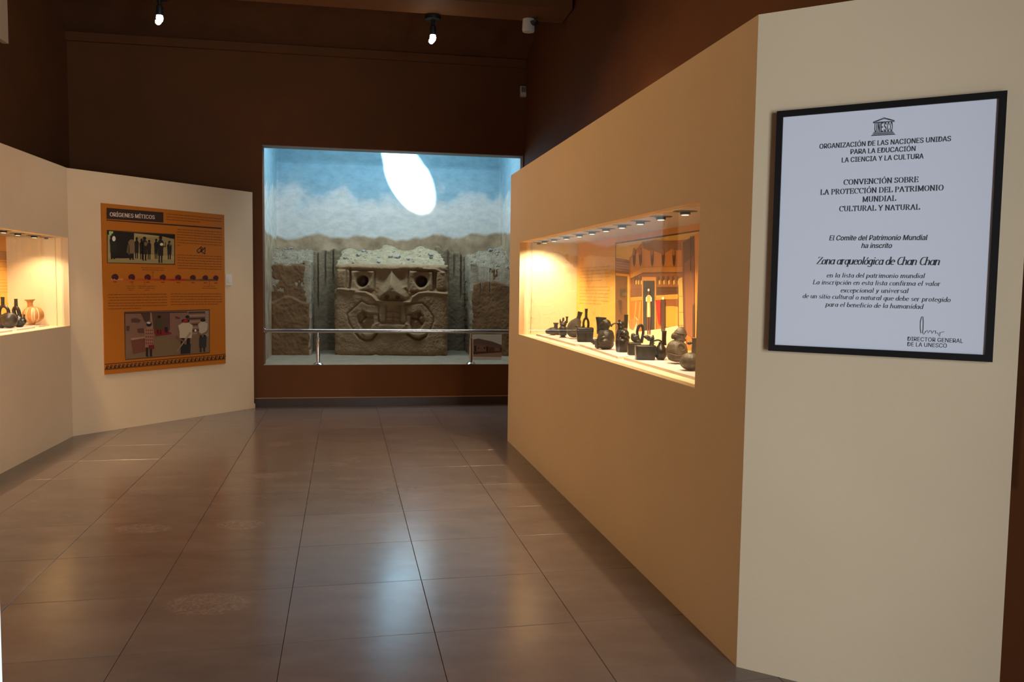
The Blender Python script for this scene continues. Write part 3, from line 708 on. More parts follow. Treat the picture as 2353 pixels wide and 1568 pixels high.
# serif capitals: width, skeleton strokes, serif centres (x, y, half width)
SER = {
 'A': (.78, [[(.08, 0), (.39, 1)], [(.37, 1), (.70, 0)], [(.2, .33), (.58, .33)]], [(.08, 0, .11), (.70, 0, .13)]),
 'B': (.66, [[(.14, 0), (.14, 1)], [(.14, .97)] + arc(.36, .755, .2, .215, 90, -90) + [(.14, .54)], [(.14, .54)] + arc(.38, .285, .24, .255, 90, -90) + [(.14, .03)]], [(.12, 0, .12), (.12, 1, .12)]),
 'C': (.72, [arc(.40, .5, .33, .49, 50, 310, 16), [(.66, .98), (.66, .70)]], []),
 'D': (.76, [[(.14, 0), (.14, 1)], [(.14, .97)] + arc(.34, .5, .34, .47, 90, -90, 14) + [(.14, .03)]], [(.12, 0, .12), (.12, 1, .12)]),
 'E': (.64, [[(.14, 0), (.14, 1)], [(.14, .97), (.58, .97)], [(.14, .5), (.46, .5)], [(.14, .03), (.60, .03)], [(.56, 1), (.56, .78)], [(.58, .24), (.58, 0)], [(.45, .62), (.45, .4)]], [(.12, 0, .12), (.12, 1, .12)]),
 'I': (.36, [[(.18, 0), (.18, 1)]], [(.18, 0, .15), (.18, 1, .15)]),
 'L': (.62, [[(.14, 0), (.14, 1)], [(.14, .03), (.58, .03)], [(.57, .27), (.57, 0)]], [(.14, 0, .13), (.14, 1, .14)]),
 'M': (.92, [[(.12, 0), (.12, 1)], [(.12, 1), (.45, .08)], [(.45, .08), (.78, 1)], [(.80, 0), (.80, 1)]], [(.12, 0, .11), (.10, 1, .10), (.80, 0, .13), (.82, 1, .11)]),
 'N': (.76, [[(.12, 0), (.12, 1)], [(.12, 1), (.64, 0)], [(.64, 0), (.64, 1)]], [(.12, 0, .12), (.08, 1, .1), (.64, 1, .12)]),
 'O': (.78, [arc(.39, .5, .31, .485, 0, 360, 24)], []),
 'P': (.62, [[(.14, 0), (.14, 1)], [(.14, .97)] + arc(.34, .73, .22, .24, 90, -90) + [(.14, .49)]], [(.14, 0, .14), (.12, 1, .12)]),
 'R': (.72, [[(.14, 0), (.14, 1)], [(.14, .97)] + arc(.34, .75, .22, .22, 90, -90) + [(.14, .53)], [(.34, .53), (.64, 0)]], [(.14, 0, .13), (.12, 1, .12), (.66, 0, .08)]),
 'S': (.56, [arc(.28, .75, .19, .22, 30, 270, 12) + arc(.28, .27, .2, .25, 90, -150, 12)[1:], [(.47, .98), (.47, .72)], [(.08, .28), (.08, .02)]], []),
 'T': (.68, [[(.34, 0), (.34, 1)], [(.04, .97), (.64, .97)], [(.05, 1), (.05, .75)], [(.63, 1), (.63, .75)]], [(.34, 0, .15)]),
 'U': (.76, [[(.14, 1), (.14, .3)] + arc(.38, .3, .24, .28, 180, 360, 10) + [(.62, 1)]], [(.14, 1, .14), (.62, 1, .11)]),
 'V': (.76, [[(.08, 1), (.40, 0)], [(.38, 0), (.68, 1)]], [(.09, 1, .13), (.68, 1, .10)]),
 'Y': (.74, [[(.08, 1), (.37, .45)], [(.37, .45), (.66, 1)], [(.37, 0), (.37, .47)]], [(.09, 1, .12), (.66, 1, .10), (.37, 0, .15)]),
}
XH = .66
def la(cx, w_=.22): return arc(cx, XH / 2, w_, XH / 2 - .01, 60, 300, 14)
LOW = {   # italic lower case with small slabs
 'a': (.54, [arc(.25, .32, .19, .31, 20, 340, 16), [(.44, XH), (.44, .1), (.48, .02), (.54, .03)]], []),
 'b': (.52, [[(.1, 1.02), (.1, .05)], arc(.27, .32, .19, .31, 180, -180, 18)], [(.06, 1.02, .06)]),
 'c': (.46, [arc(.27, .32, .2, .31, 50, 310, 14)], []),
 'd': (.54, [arc(.25, .32, .19, .31, 0, 360, 18), [(.44, 1.02), (.44, .03), (.54, .03)]], [(.40, 1.02, .06)]),
 'e': (.48, [[(.09, .36), (.44, .38)] + arc(.26, .36, .18, .28, 0, 180, 10) + arc(.27, .3, .2, .29, 180, 315, 8)], []),
 'f': (.34, [arc(.30, .88, .13, .14, 60, 180, 6) + [(.17, .0)], [(.04, XH), (.34, XH)]], [(.16, 0, .12)]),
 'g': (.52, [arc(.25, .34, .18, .3, 0, 360, 18), [(.43, XH), (.43, -.12)] + arc(.25, -.12, .18, .15, 0, -160, 8)], []),
 'h': (.56, [[(.1, 1.02), (.1, 0)], [(.1, .42)] + arc(.28, .44, .16, .2, 150, 0, 8) + [(.44, .02), (.54, .03)]], [(.06, 1.02, .06), (.1, 0, .09)]),
 'i': (.28, [[(.06, XH - .02), (.14, XH), (.14, .02), (.25, .03)], [(.13, .84), (.13, .95)]], []),
 'l': (.28, [[(.06, 1.0), (.14, 1.02), (.14, .02), (.25, .03)]], []),
 'm': (.84, [[(.1, XH), (.1, 0)], [(.1, .42)] + arc(.25, .46, .14, .18, 150, 0, 8) + [(.39, .0)], [(.39, .42)] + arc(.55, .46, .15, .18, 150, 0, 8) + [(.70, .02), (.81, .03)]], [(.06, XH, .05), (.1, 0, .08), (.39, 0, .08)]),
 'n': (.56, [[(.1, XH), (.1, 0)], [(.1, .42)] + arc(.28, .46, .16, .18, 150, 0, 8) + [(.44, .02), (.54, .03)]], [(.06, XH, .06), (.1, 0, .09)]),
 'o': (.52, [arc(.26, .32, .19, .31, 0, 360, 20)], []),
 'p': (.54, [[(.1, XH), (.1, -.28)], arc(.28, .32, .19, .31, 180, -180, 18)], [(.06, XH, .05), (.1, -.28, .1)]),
 'q': (.52, [arc(.25, .32, .19, .31, 0, 360, 18), [(.44, XH), (.44, -.28)]], [(.44, -.28, .1)]),
 'r': (.42, [[(.1, XH), (.1, 0)], [(.1, .38)] + arc(.27, .46, .17, .17, 160, 50, 6)], [(.06, XH, .06), (.1, 0, .1)]),
 's': (.42, [arc(.22, .47, .13, .15, 30, 270, 10) + arc(.22, .17, .15, .15, 90, -150, 10)[1:]], []),
 't': (.34, [[(.15, .88), (.15, .1), (.2, .01), (.32, .05)], [(.02, XH - .02), (.31, XH - .02)]], []),
 'u': (.56, [[(.04, XH), (.1, XH), (.1, .2)] + arc(.26, .2, .16, .18, 180, 330, 8) + [(.44, .3)], [(.44, XH), (.44, .02), (.54, .03)]], []),
 'v': (.50, [[(.04, XH), (.1, XH), (.22, .02), (.42, XH)]], []),
 'x': (.50, [[(.08, XH), (.4, .0)], [(.42, XH), (.06, 0)]], []),
 'y': (.50, [[(.04, XH), (.1, XH), (.23, .05)], [(.43, XH), (.2, -.12), (.06, -.26)]], []),
 'z': (.44, [[(.06, XH), (.4, XH), (.06, .02), (.4, .02)]], []),
 'L': (.62, [[(.14, 0), (.14, 1)], [(.02, .02), (.56, .02), (.57, .2)]], [(.14, 1, .12)]),
 'Z': (.62, [[(.10, .82), (.14, .97), (.56, .97), (.08, .03), (.58, .03), (.6, .16)]], []),
 'C': (.62, [arc(.38, .5, .28, .49, 60, 315, 18)], []),
}
ACC = {'Ó': 'O', 'Í': 'I', 'ó': 'o', 'á': 'a'}
def stroke_text(mb, pl, text, p0, p1, cap, font, thick=.17, thin=.06, slant=0., mat_=INK, o=.0004, track=.03, space=.3, serif=.055, mono=False):
    wtot = 0; lay = []
    for ch in text:
        if ch == ' ': wtot += space; continue
        b = ACC.get(ch, ch); w_ = font[b][0]; lay.append((ch, b, wtot)); wtot += w_ + track
    kx = (p1[0] - p0[0]) / wtot; sl = (p1[1] - p0[1]) / (p1[0] - p0[0])
    sgn = 1 if kx > 0 else -1
    for ch, b, x0 in lay:
        def tx(x, y, x0=x0):
            X_ = p0[0] + kx * (x0 + x) + sgn * slant * y * cap
            return X_, p0[1] + sl * (X_ - p0[0]) + y * cap
        _, st, se = font[b]
        st = [list(s_) for s_ in st] + [[(a - h_, y), (a + h_, y)] for a, y, h_ in se]
        if ch in ACC:
            top = 1.0 if b.isupper() else XH
            st.append([(font[b][0] / 2 - .03, top + .10), (font[b][0] / 2 + .09, top + .27)])
        # glyph units are not square: compensate the pen widths through a common scale
        strokes_mesh(mb, pl, st, tx, thick, max(thin, serif), mat_, o, mono)

_cap = []
def CAPU():
    if not _cap:
        cu = bpy.data.curves.new('h', 'FONT'); cu.body = 'H'; cu.font = SANS or cu.font; ob = bpy.data.objects.new('h', cu); COL.objects.link(ob)
        me = ob.evaluated_get(bpy.context.evaluated_depsgraph_get()).to_mesh(); _cap.append(max(v.co.y for v in me.vertices)); bpy.data.objects.remove(ob)
    return _cap[0]
try: SANS = bpy.data.fonts.load(bpy.utils.system_resource('DATAFILES', path='fonts') + '/Inter.woff2')   # Blender's own interface font
except Exception: SANS = None
def text_part(name, parent, pl, text, p0, p1, cap, m, o=.0004, bold=0., shear=0., xs=None):
    """builtin font text laid on the plane between baseline points p0 and p1, turned into a mesh"""
    cu = bpy.data.curves.new(name, 'FONT'); cu.body = text; cu.font = SANS or cu.font; cu.shear = shear; cu.resolution_u = 3; cu.size = 1
    ob = bpy.data.objects.new(name, cu); COL.objects.link(ob)
    dg = bpy.context.evaluated_depsgraph_get(); me0 = ob.evaluated_get(dg).to_mesh()
    V = np.array([v.co[:] for v in me0.vertices]); Fs = [tuple(p.vertices) for p in me0.polygons]
    ob.evaluated_get(dg).to_mesh_clear(); bpy.data.objects.remove(ob)
    x0, x1 = V[:, 0].min(), V[:, 0].max()
    k = (p1[0] - p0[0]) / (x1 - x0); sl = (p1[1] - p0[1]) / (p1[0] - p0[0])
    b = MB(); W3 = []; capu = CAPU()
    for x, y, _ in V:
        u = p0[0] + (x - x0) * k; W3.append(pl.W(u, p0[1] + sl * (u - p0[0]) + y / capu * cap, o))
    b.mesh(W3, Fs, m)
    if bold:
        for q_, sg_ in enumerate((-1, 1)): b.mesh([w_ + pl.d * (sg_ * bold * abs(k)) + pl.n * .0001 * (q_ + 1) for w_ in W3], Fs, m)
    return b.build(name, parent)

# ------------------------------------------------------------------ certificate on the right panel
CT = PT.shift(.022)
ft = [PT.shift(.022).pix(*p) for p in ((1785, 254), (2316, 210), (2280, 834), (1766, 805))]
fu0 = (ft[0][0] + ft[3][0]) / 2; fu1 = (ft[1][0] + ft[2][0]) / 2; fz1 = (ft[0][1] + ft[1][1]) / 2; fz0 = (ft[2][1] + ft[3][1]) / 2
cert = empty('framed_certificate', PT.W((fu0 + fu1) / 2, fz0), 'large white certificate in a black frame on the cream panel at the right', 'certificate')
fb = .022
mb = MB()
def fbar(u0, u1, z0, z1): mb.pbox(PT, u0, u1, z0, z1, .0, .024, FRAME)
fbar(fu0, fu1, fz1 - fb, fz1); fbar(fu0, fu1, fz0, fz0 + fb); fbar(fu0, fu0 + fb, fz0 + fb, fz1 - fb); fbar(fu1 - fb, fu1, fz0 + fb, fz1 - fb)
mb.build('frame', cert)
mb = MB(); mb.pbox(PT, fu0 + fb, fu1 - fb, fz0 + fb, fz1 - fb, .002, .017, PAPER); mb.build('paper', cert)
CP = PT.shift(.0176)
def c7(x, y): return CP.pix(1750 + x * .41443, 200 + y * .41454)
pxs = (fu1 - fu0) / 531.
def ct(name, text, a, b, cappx, **k): return text_part(name, cert, CP, text, c7(*a), c7(*b), cappx * .41454 * CT_S, INK, **k)
CT_S = (fz1 - fz0) / 575.    # metres per photograph pixel at the middle of the frame
ct('heading_text', 'ORGANIZACIÓN DE LAS NACIONES UNIDAS', (322, 343), (1050, 300), 27, bold=.012)
ct('heading_text', 'PARA LA EDUCACIÓN', (494, 373), (853, 355), 27, bold=.012)
ct('heading_text', 'LA CIENCIA Y LA CULTURA', (446, 419), (898, 397), 27, bold=.012)
for t, a, b in (('CONVENCIÓN SOBRE', (455, 543), (872, 527)), ('LA PROTECCIÓN DEL PATRIMONIO', (326, 598), (1012, 573)), ('MUNDIAL', (560, 638), (748, 631)), ('CULTURAL Y NATURAL', (431, 690), (880, 680))):
    mb = MB(); stroke_text(mb, CP, t, c7(*a), c7(*b), 29 * .4145 * CT_S, SER, .155, .055, track=.07); mb.build('convention_text', cert)
ct('committee_text', 'El Comite del Patrimonio Mundial', (376, 851), (920, 849), 28, bold=.012, shear=.22)
ct('committee_text', 'ha inscrito', (554, 893), (723, 893), 27, bold=.012, shear=.22)
mb = MB(); stroke_text(mb, CP, 'Zona arqueológica de Chan Chan', c7(303, 983), c7(985, 988), 42 * .4145 * CT_S, LOW, .13, .06, .22, track=-.035, space=.26, mono=False)
mb.build('site_name_text', cert)
for t, a, b in (('en la lista del patrimonio mundial', (360, 1056), (905, 1060)), ('La inscripción en esta lista confirma el valor', (283, 1094), (992, 1104)), ('excepcional y universal', (437, 1139), (814, 1143)),
                ('de un sitio cultural o natural que debe ser protegido', (227, 1170), (1048, 1193)), ('para el beneficio de la humanidad', (354, 1217), (896, 1231))):
    mb = MB(); stroke_text(mb, CP, t, c7(*a), c7(*b), 25 * .4145 * CT_S, LOW, .105, .05, .2, space=.3); mb.build('body_text', cert)
ct('signatory_text', 'DIRECTOR GENERAL', (810, 1407), (1117, 1420), 22)
ct('signatory_text', 'DE LA UNESCO', (809, 1437), (1027, 1446), 22)
# signature
sg = [(884, 1366), (880, 1335), (881, 1300), (888, 1274), (895, 1274), (897, 1300), (896, 1340), (893, 1364), (900, 1372), (912, 1354), (920, 1350), (924, 1366), (934, 1350), (942, 1354), (944, 1368), (956, 1352), (966, 1352), (964, 1368), (975, 1362), (988, 1384), (990, 1362), (1000, 1360), (1013, 1357)]
mb = MB(); strokes_mesh(mb, CP, [[c7(*p) for p in sg]], lambda x, y: (x, y), .0019, .0012, INK); mb.build('signature', cert)
# temple emblem
mb = MB()
def tpoly(pts): mb.poly([CP.W(*c7(*p), .0004) for p in pts], INK)
def tline(a, b, w_=.0022): strokes_mesh(mb, CP, [[c7(*a), c7(*b)]], lambda x, y: (x, y), w_, w_, INK, mono=True)
tpoly([(606, 272), (744, 264), (736, 258.5), (614, 266)]); tpoly([(614, 263.5), (736, 256), (730, 251), (620, 258)]); tpoly([(620, 255), (729, 248.5), (729, 245), (620, 251)])
tpoly([(618, 201), (739, 193), (739, 190), (618, 197.5)])
tline((620, 195), (680, 171)); tline((680, 171), (737, 186)); tline((620, 196), (737, 188), .0012); tline((634, 192), (682, 176), .0016); tline((682, 176), (726, 186), .0016)
tag(mb.build('temple_emblem', cert), kind='stuff')
for i, chx in enumerate('UNESCO'):
    xa = 627 + i * 17.4; text_part('emblem_letter', cert, CP, chx, c7(xa, 250 - i * .9), c7(xa + 11.5, 250 - (i + .6) * .9), 49 * .4145 * CT_S, INK, bold=.02)

# ------------------------------------------------------------------ orange poster on the left wall
pc = [PW.shift(.012).pix(*p) for p in ((234, 467), (516, 494), (518, 837), (240, 860))]
pu0, pu1 = (pc[0][0] + pc[3][0]) / 2, (pc[1][0] + pc[2][0]) / 2; pz1 = (pc[0][1] + pc[1][1]) / 2; pz0 = (pc[2][1] + pc[3][1]) / 2
ORANGE = mat('orange_print', (.46, .135, .004), .5)
pst = empty('information_poster', PW.W((pu0 + pu1) / 2, pz0), 'orange information poster with two photographs on the left cream wall', 'poster')
mb = MB(); mb.pbox(PW, pu0, pu1, pz0, pz1, 0, .012, ORANGE); mb.build('poster_board', pst)
PP = PW.shift(.0125)
def c5(x, y): return PP.pix(220 + x * .26778, 450 + y * .26786)
class Flat:
    def __init__(s, pl, fn): s.pl = pl; s.fn = fn; s.mb = MB(); s.k = 0
    def p(s, col, pts, lay=1):
        s.mb.poly([s.pl.W(*s.fn(*q), .0008 * lay) for q in pts], flatc(col) if isinstance(col, tuple) else col)
    def r(s, col, x0, y0, x1, y1, lay=1, sk=0.): s.p(col, [(x0, y0), (x1, y0 + sk * (x1 - x0)), (x1, y1 + sk * (x1 - x0)), (x0, y1)], lay)
    def e(s, col, cx, cy, rx, ry, lay=1, n=12): s.p(col, [(cx + rx * math.cos(2 * math.pi * i / n), cy + ry * math.sin(2 * math.pi * i / n)) for i in range(n)], lay)
    def done(s, name, parent): return s.mb.build(name, parent)
DK = (48, 24, 14)
f = Flat(PP, c5); f.p(DK, [(92, 103), (580, 143), (580, 230), (92, 198)]); f.done('title_plate', pst)
text_part('title_text', pst, PP, 'ORÍGENES MÍTICOS', c5(121, 176), c5(505, 201), 32 * .2678 * (pz1 - pz0) / 368, flatc((225, 205, 190)), o=.0012, bold=.02)
f = Flat(PP, c5); f.p(DK, [(92, 205), (1080, 275), (1080, 287), (92, 213)])
# wave border
f.p(DK, [(77, 1444), (1113, 1358), (1113, 1363), (77, 1450)]); f.p(DK, [(77, 1491), (1113, 1401), (1113, 1405), (77, 1496)])
tag(f.done('dividing_lines', pst), kind='stuff')
f = Flat(PP, c5)
nw = 30
for i in range(nw):
    x0 = 78 + i * (1113 - 78) / nw; x1 = 78 + (i + 1) * (1113 - 78) / nw; wv = x1 - x0
    yb = 1488 - (x0 - 78) * .0865; yt = 1453 - (x0 - 78) * .0865
    f.p(DK, [(x0, yb), (x0 + wv, yb - 3), (x0 + wv * .75, yb - 10), (x0 + wv * .62, yt + 12), (x0 + wv * .45, yt + 2), (x0 + wv * .3, yb - 14)])
    f.p(DK, [(x0 + wv * .45, yt + 2), (x0 + wv * .62, yt + 5), (x0 + wv, yt + 2), (x0 + wv * 1.08, yt + 14), (x0 + wv * .95, yt + 22), (x0 + wv * .82, yt + 17), (x0 + wv * .93, yt + 13), (x0 + wv * .85, yt + 7), (x0 + wv * .62, yt + 13)])
tag(f.done('wave_border', pst), kind='stuff')
# lines of small print
def textlines(f, lines, col, hgt=5, seed=1, fill=.93):
    rr = random.Random(seed)
    for (x0, y0, x1, y1) in lines:
        x = x0; sl = (y1 - y0) / (x1 - x0)
        while x < x1 - 3:
            wl = rr.uniform(8, 34); e_ = min(x + wl, x1); y = y0 + (x - x0) * sl
            f.p(col, [(x, y - hgt / 2), (e_, y - hgt / 2 + (e_ - x) * sl), (e_, y + hgt / 2 + (e_ - x) * sl), (x, y + hgt / 2)]); x = e_ + rr.uniform(3, 5)
TXT = (112, 52, 8)
f = Flat(PP, c5)
textlines(f, [(606, 155, 1080, 200), (606, 180, 1078, 222), (606, 203, 900, 227)], TXT)
textlines(f, [(698, 288 + i * 22.5, 1082, 314 + i * 22.5) for i in range(6)] + [(698, 424, 728, 427)], TXT, seed=2)
textlines(f, [(700, 508 + i * 22.5, 1082, 523 + i * 22 + (0 if i < 5 else 0)) for i in range(6)], TXT, seed=3)
textlines(f, [(105, 850 + i * 24 - i * 0, 612, 845 + i * 24) for i in range(5)] + [(105, 972, 388, 966)], TXT, seed=4)
textlines(f, [(643, 843 + i * 22.5, 1082, 843 + i * 22.5) for i in range(4)] + [(643, 935, 1048, 929)], TXT, seed=5)
textlines(f, [(388, 616, 588, 622), (398, 635, 582, 640), (477, 655, 503, 656), (262, 776, 342, 778), (268, 794, 335, 795), (282, 811, 324, 812), (363, 775, 510, 778), (365, 792, 508, 796), (418, 811, 462, 812), (925, 776, 1022, 778), (912, 793, 1035, 795)], TXT, 4, seed=6)
tag(f.done('small_print', pst), kind='stuff')
# timeline
f = Flat(PP, c5)
for c, x0, x1, y in (((200, 120, 90), 130, 235, 718), ((185, 80, 20), 235, 370, 719), ((190, 60, 10), 370, 510, 720), ((175, 55, 8), 510, 635, 721), ((170, 25, 8), 635, 770, 722), ((120, 75, 20), 770, 890, 723), ((95, 60, 40), 890, 1048, 723)):
    f.r(c, x0, y - 8, x1, y + 8)
for x, y0, y1 in ((490, 660, 708), (313, 748, 766), (418, 730, 768), (975, 732, 770)): f.r((150, 40, 10), x - 2, y0, x + 2, y1)
for i, x in enumerate((165, 308, 445, 575, 707, 833, 940, 1030)):
    y = 697 + i; s_ = 1.05 - i * .035
    f.r((150, 30, 8), x - 14, y + 38 + i * .4, x + 16, y + 46 + i * .4)
f.done('timeline_bar', pst)
for i, x in enumerate((165, 308, 445, 575, 707, 833, 940, 1030)):
    f = Flat(PP, c5); y = 697 + i; s_ = 1.05 - i * .035
    f.p((75, 8, 12), [(x + s_ * a, y + s_ * b) for a, b in ((-30, 2), (-26, -12), (-12, -22), (4, -26), (18, -20), (27, -8), (29, 6), (24, 18), (12, 26), (4, 16), (-6, 14), (-16, 22), (-24, 14))], 2)
    f.e((40, 20, 22), x + 6, y + 12, 10 * s_, 10 * s_, 3); f.done('timeline_emblem', pst)
# diamond sign
f = Flat(PP, c5)
for a, b in (((868, 470), (905, 438)), ((905, 438), (922, 462)), ((922, 462), (880, 492)), ((880, 492), (868, 470)), ((895, 448), (915, 470)), ((905, 480), (938, 442)), ((938, 442), (936, 500)), ((936, 500), (905, 480)), ((905, 455), (900, 485))):
    dx_, dy_ = b[0] - a[0], b[1] - a[1]; l_ = math.hypot(dx_, dy_); nx_, ny_ = -dy_ / l_ * 3.5, dx_ / l_ * 3.5
    f.p((35, 18, 12), [(a[0] + nx_, a[1] + ny_), (b[0] + nx_, b[1] + ny_), (b[0] - nx_, b[1] - ny_), (a[0] - nx_, a[1] - ny_)])
f.done('bird_sign', pst)

def c6(x, y): return PP.pix(230 + x * .12749, 455 + y * .12751)      # large view of the upper part
f = Flat(PP, c6)
f.p((45, 25, 12), [(120, 578), (1350, 655), (1350, 1205), (125, 1175)], 1)
f.p((170, 148, 95), [(135, 592), (1335, 662), (1335, 1190), (135, 1165)], 2)
f.p((18, 8, 5), [(135, 592), (610, 622), (605, 1090), (210, 1090), (190, 1100), (180, 680), (135, 660)], 3)
f.p((165, 190, 120), [(155, 600), (232, 604), (232, 660), (160, 690)], 4)
f.p((18, 8, 5), [(610, 622), (1335, 662), (1335, 745), (1100, 690), (800, 655), (610, 635)], 3)
for i in range(15):
    yy0 = 700 + i * 22; f.p((105, 85, 50), [(640 if yy0 < 1000 else 920, yy0), (1330, yy0 + 30), (1330, yy0 + 36), (640 if yy0 < 1000 else 920, yy0 + 6)], 3)
f.p((150, 135, 88), [(135, 1095), (1335, 1120), (1335, 1190), (135, 1165)], 3)
def person_(f, x, yt, yb, wd, body, legs=(15, 10, 8), head=(20, 12, 10), lay=5):
    h_ = yb - yt; 
    f.e(head, x, yt + h_ * .07, wd * .28, h_ * .075, lay + 1)
    f.p(body, [(x - wd * .2, yt + h_ * .14), (x + wd * .2, yt + h_ * .14), (x + wd * .5, yt + h_ * .24), (x + wd * .45, yt + h_ * .5), (x + wd * .42, yt + h_ * .74), (x - wd * .42, yt + h_ * .74), (x - wd * .42, yt + h_ * .5), (x - wd * .52, yt + h_ * .25)], lay)
    for s in (-.2, .2): f.p(legs, [(x + wd * (s - .12), yt + h_ * .72), (x + wd * (s + .12), yt + h_ * .72), (x + wd * (s + .1), yb - 8), (x + wd * (s + .24), yb), (x + wd * (s - .12), yb)], lay - 1)
person_(f, 228, 640, 1105, 120, (28, 30, 22), head=(35, 36, 26)); f.e((220, 215, 200), 242, 735, 32, 48, 7)
person_(f, 565, 690, 1115, 125, (120, 98, 65)); f.p((95, 80, 52), [(490, 850), (525, 830), (530, 1040), (470, 980)], 5)
person_(f, 655, 710, 1095, 80, (25, 15, 10)); person_(f, 740, 735, 1105, 70, (25, 14, 10)); person_(f, 795, 700, 1130, 115, (30, 18, 12)); f.e((120, 95, 55), 815, 830, 30, 38, 7)
person_(f, 880, 755, 1110, 75, (35, 20, 14)); person_(f, 1005, 735, 1100, 70, (25, 15, 12)); person_(f, 1085, 680, 1170, 110, (35, 25, 16)); f.e((225, 215, 180), 1102, 838, 30, 26, 7)
f.p((35, 25, 16), [(1110, 870), (1165, 870), (1170, 800), (1180, 800), (1178, 885), (1115, 890)], 6); person_(f, 1245, 775, 1110, 85, (28, 28, 20)); f.e((120, 110, 80), 1258, 830, 16, 34, 7)
f.done('upper_photograph', pst)
def c8(x, y): return PP.pix(230 + x * .16584, 610 + y * .16582)
f = Flat(PP, c8)
f.p((45, 22, 14), [(333, 645), (1518, 610), (1520, 1215), (347, 1312)], 1)
f.p((128, 92, 72), [(345, 652), (1510, 620), (1512, 1208), (352, 1304)], 2)
f.p((118, 92, 62), [(352, 1240), (700, 1010), (760, 970), (1512, 990), (1512, 1208), (352, 1304)], 3)
f.p((60, 35, 25), [(345, 655), (1205, 640), (1205, 655), (345, 672)], 4); f.p((75, 45, 32), [(560, 664), (690, 660), (690, 760), (620, 790)], 3)
f.p((85, 55, 38), [(715, 660), (965, 650), (965, 900), (760, 960), (725, 900)], 3); f.p((150, 110, 85), [(690, 655), (712, 655), (735, 900), (700, 900)], 4)
for i in range(8): f.p((150, 118, 92) if i % 2 else (70, 45, 34), [(1225, 645 + i * 42), (1450, 640 + i * 40), (1450, 662 + i * 40), (1225, 670 + i * 42)], 3)
for i in range(16): f.r((150, 135, 110), 1455 + 6 * (i % 2), 640 + i * 22, 1500, 652 + i * 22, 3)
f.p((110, 60, 42), [(425, 1035), (640, 1000), (655, 1185), (455, 1235)], 4); f.p((160, 125, 90), [(425, 1010), (640, 985), (640, 1005), (425, 1040)], 5)
for pts in ([(425, 740), (500, 730), (560, 760), (540, 795), (430, 790)], [(510, 880), (600, 870), (610, 940), (520, 935)], [(885, 710), (960, 730), (965, 770), (890, 750)], [(1040, 705), (1110, 725), (1100, 745), (1040, 740)], [(360, 840), (405, 840), (400, 910), (360, 905)]): f.p((85, 52, 40), pts, 5)
f.p((120, 18, 18), [(760, 890), (870, 880), (985, 935), (985, 955), (765, 985)], 5); f.p((30, 15, 12), [(890, 855), (930, 855), (940, 930), (895, 930)], 6)
person_(f, 815, 695, 960, 95, (70, 58, 30), legs=(115, 20, 20), lay=6); person_(f, 675, 780, 1265, 135, (150, 105, 82), legs=(35, 18, 15), lay=6)
for i in range(5):
    for j in range(4): f.e((110, 30, 30), 635 + j * 28, 900 + i * 45, 8, 12, 9, 8)
f.e((200, 190, 165), 668, 797, 28, 14, 9); f.p((110, 15, 20), [(665, 1105), (745, 1100), (745, 1160), (670, 1165)], 8)
person_(f, 1180, 745, 1100, 200, (185, 165, 135), lay=7); f.p((30, 24, 20), [(1115, 1105), (1250, 1090), (1245, 1220), (1112, 1232)], 8); f.p((150, 25, 20), [(1140, 770), (1170, 745), (1205, 752), (1210, 785), (1140, 795)], 10); f.e((30, 18, 14), 1207, 715, 28, 24, 6)
f.p((120, 75, 50), [(1060, 960), (1090, 1010), (1160, 1040), (1180, 1075), (1080, 1030), (1045, 985)], 10); f.p((150, 130, 105), [(1240, 920), (1260, 940), (1120, 1120), (1080, 1160), (1070, 1210), (1062, 1180)], 10)
person_(f, 1420, 740, 1040, 130, (175, 158, 130), lay=7); f.p((45, 38, 34), [(1370, 1000), (1470, 985), (1465, 1140), (1370, 1145)], 8); f.p((40, 22, 18), [(1380, 1140), (1400, 1140), (1398, 1205), (1380, 1208)], 8); f.p((40, 22, 18), [(1425, 1138), (1448, 1138), (1452, 1200), (1430, 1202)], 8)
f.e((220, 210, 195), 1315, 903, 14, 16, 9); f.p((120, 85, 62), [(1330, 900), (1400, 950), (1460, 920), (1500, 870), (1470, 950), (1390, 975), (1335, 930)], 9)
f.done('lower_photograph', pst)

# light switch beside the poster
s0 = PW.shift(.0).pix(518, 630); s1 = PW.pix(532, 656)
sw = empty('light_switch', PW.W((s0[0] + s1[0]) / 2, s1[1]), 'small white light switch beside the orange poster', 'switch')
mb = MB(); mb.pbox(PW, s0[0], s1[0], s1[1], s0[1], 0, .01, WHITEP); mb.build('switch_plate', sw)
cu_ = (s0[0] + s1[0]) / 2; mb = MB(); mb.pbox(PW, cu_ - .015, cu_ + .02, s1[1] + .035, s0[1] - .035, .01, .015, WHITEP); mb.build('rocker', sw)

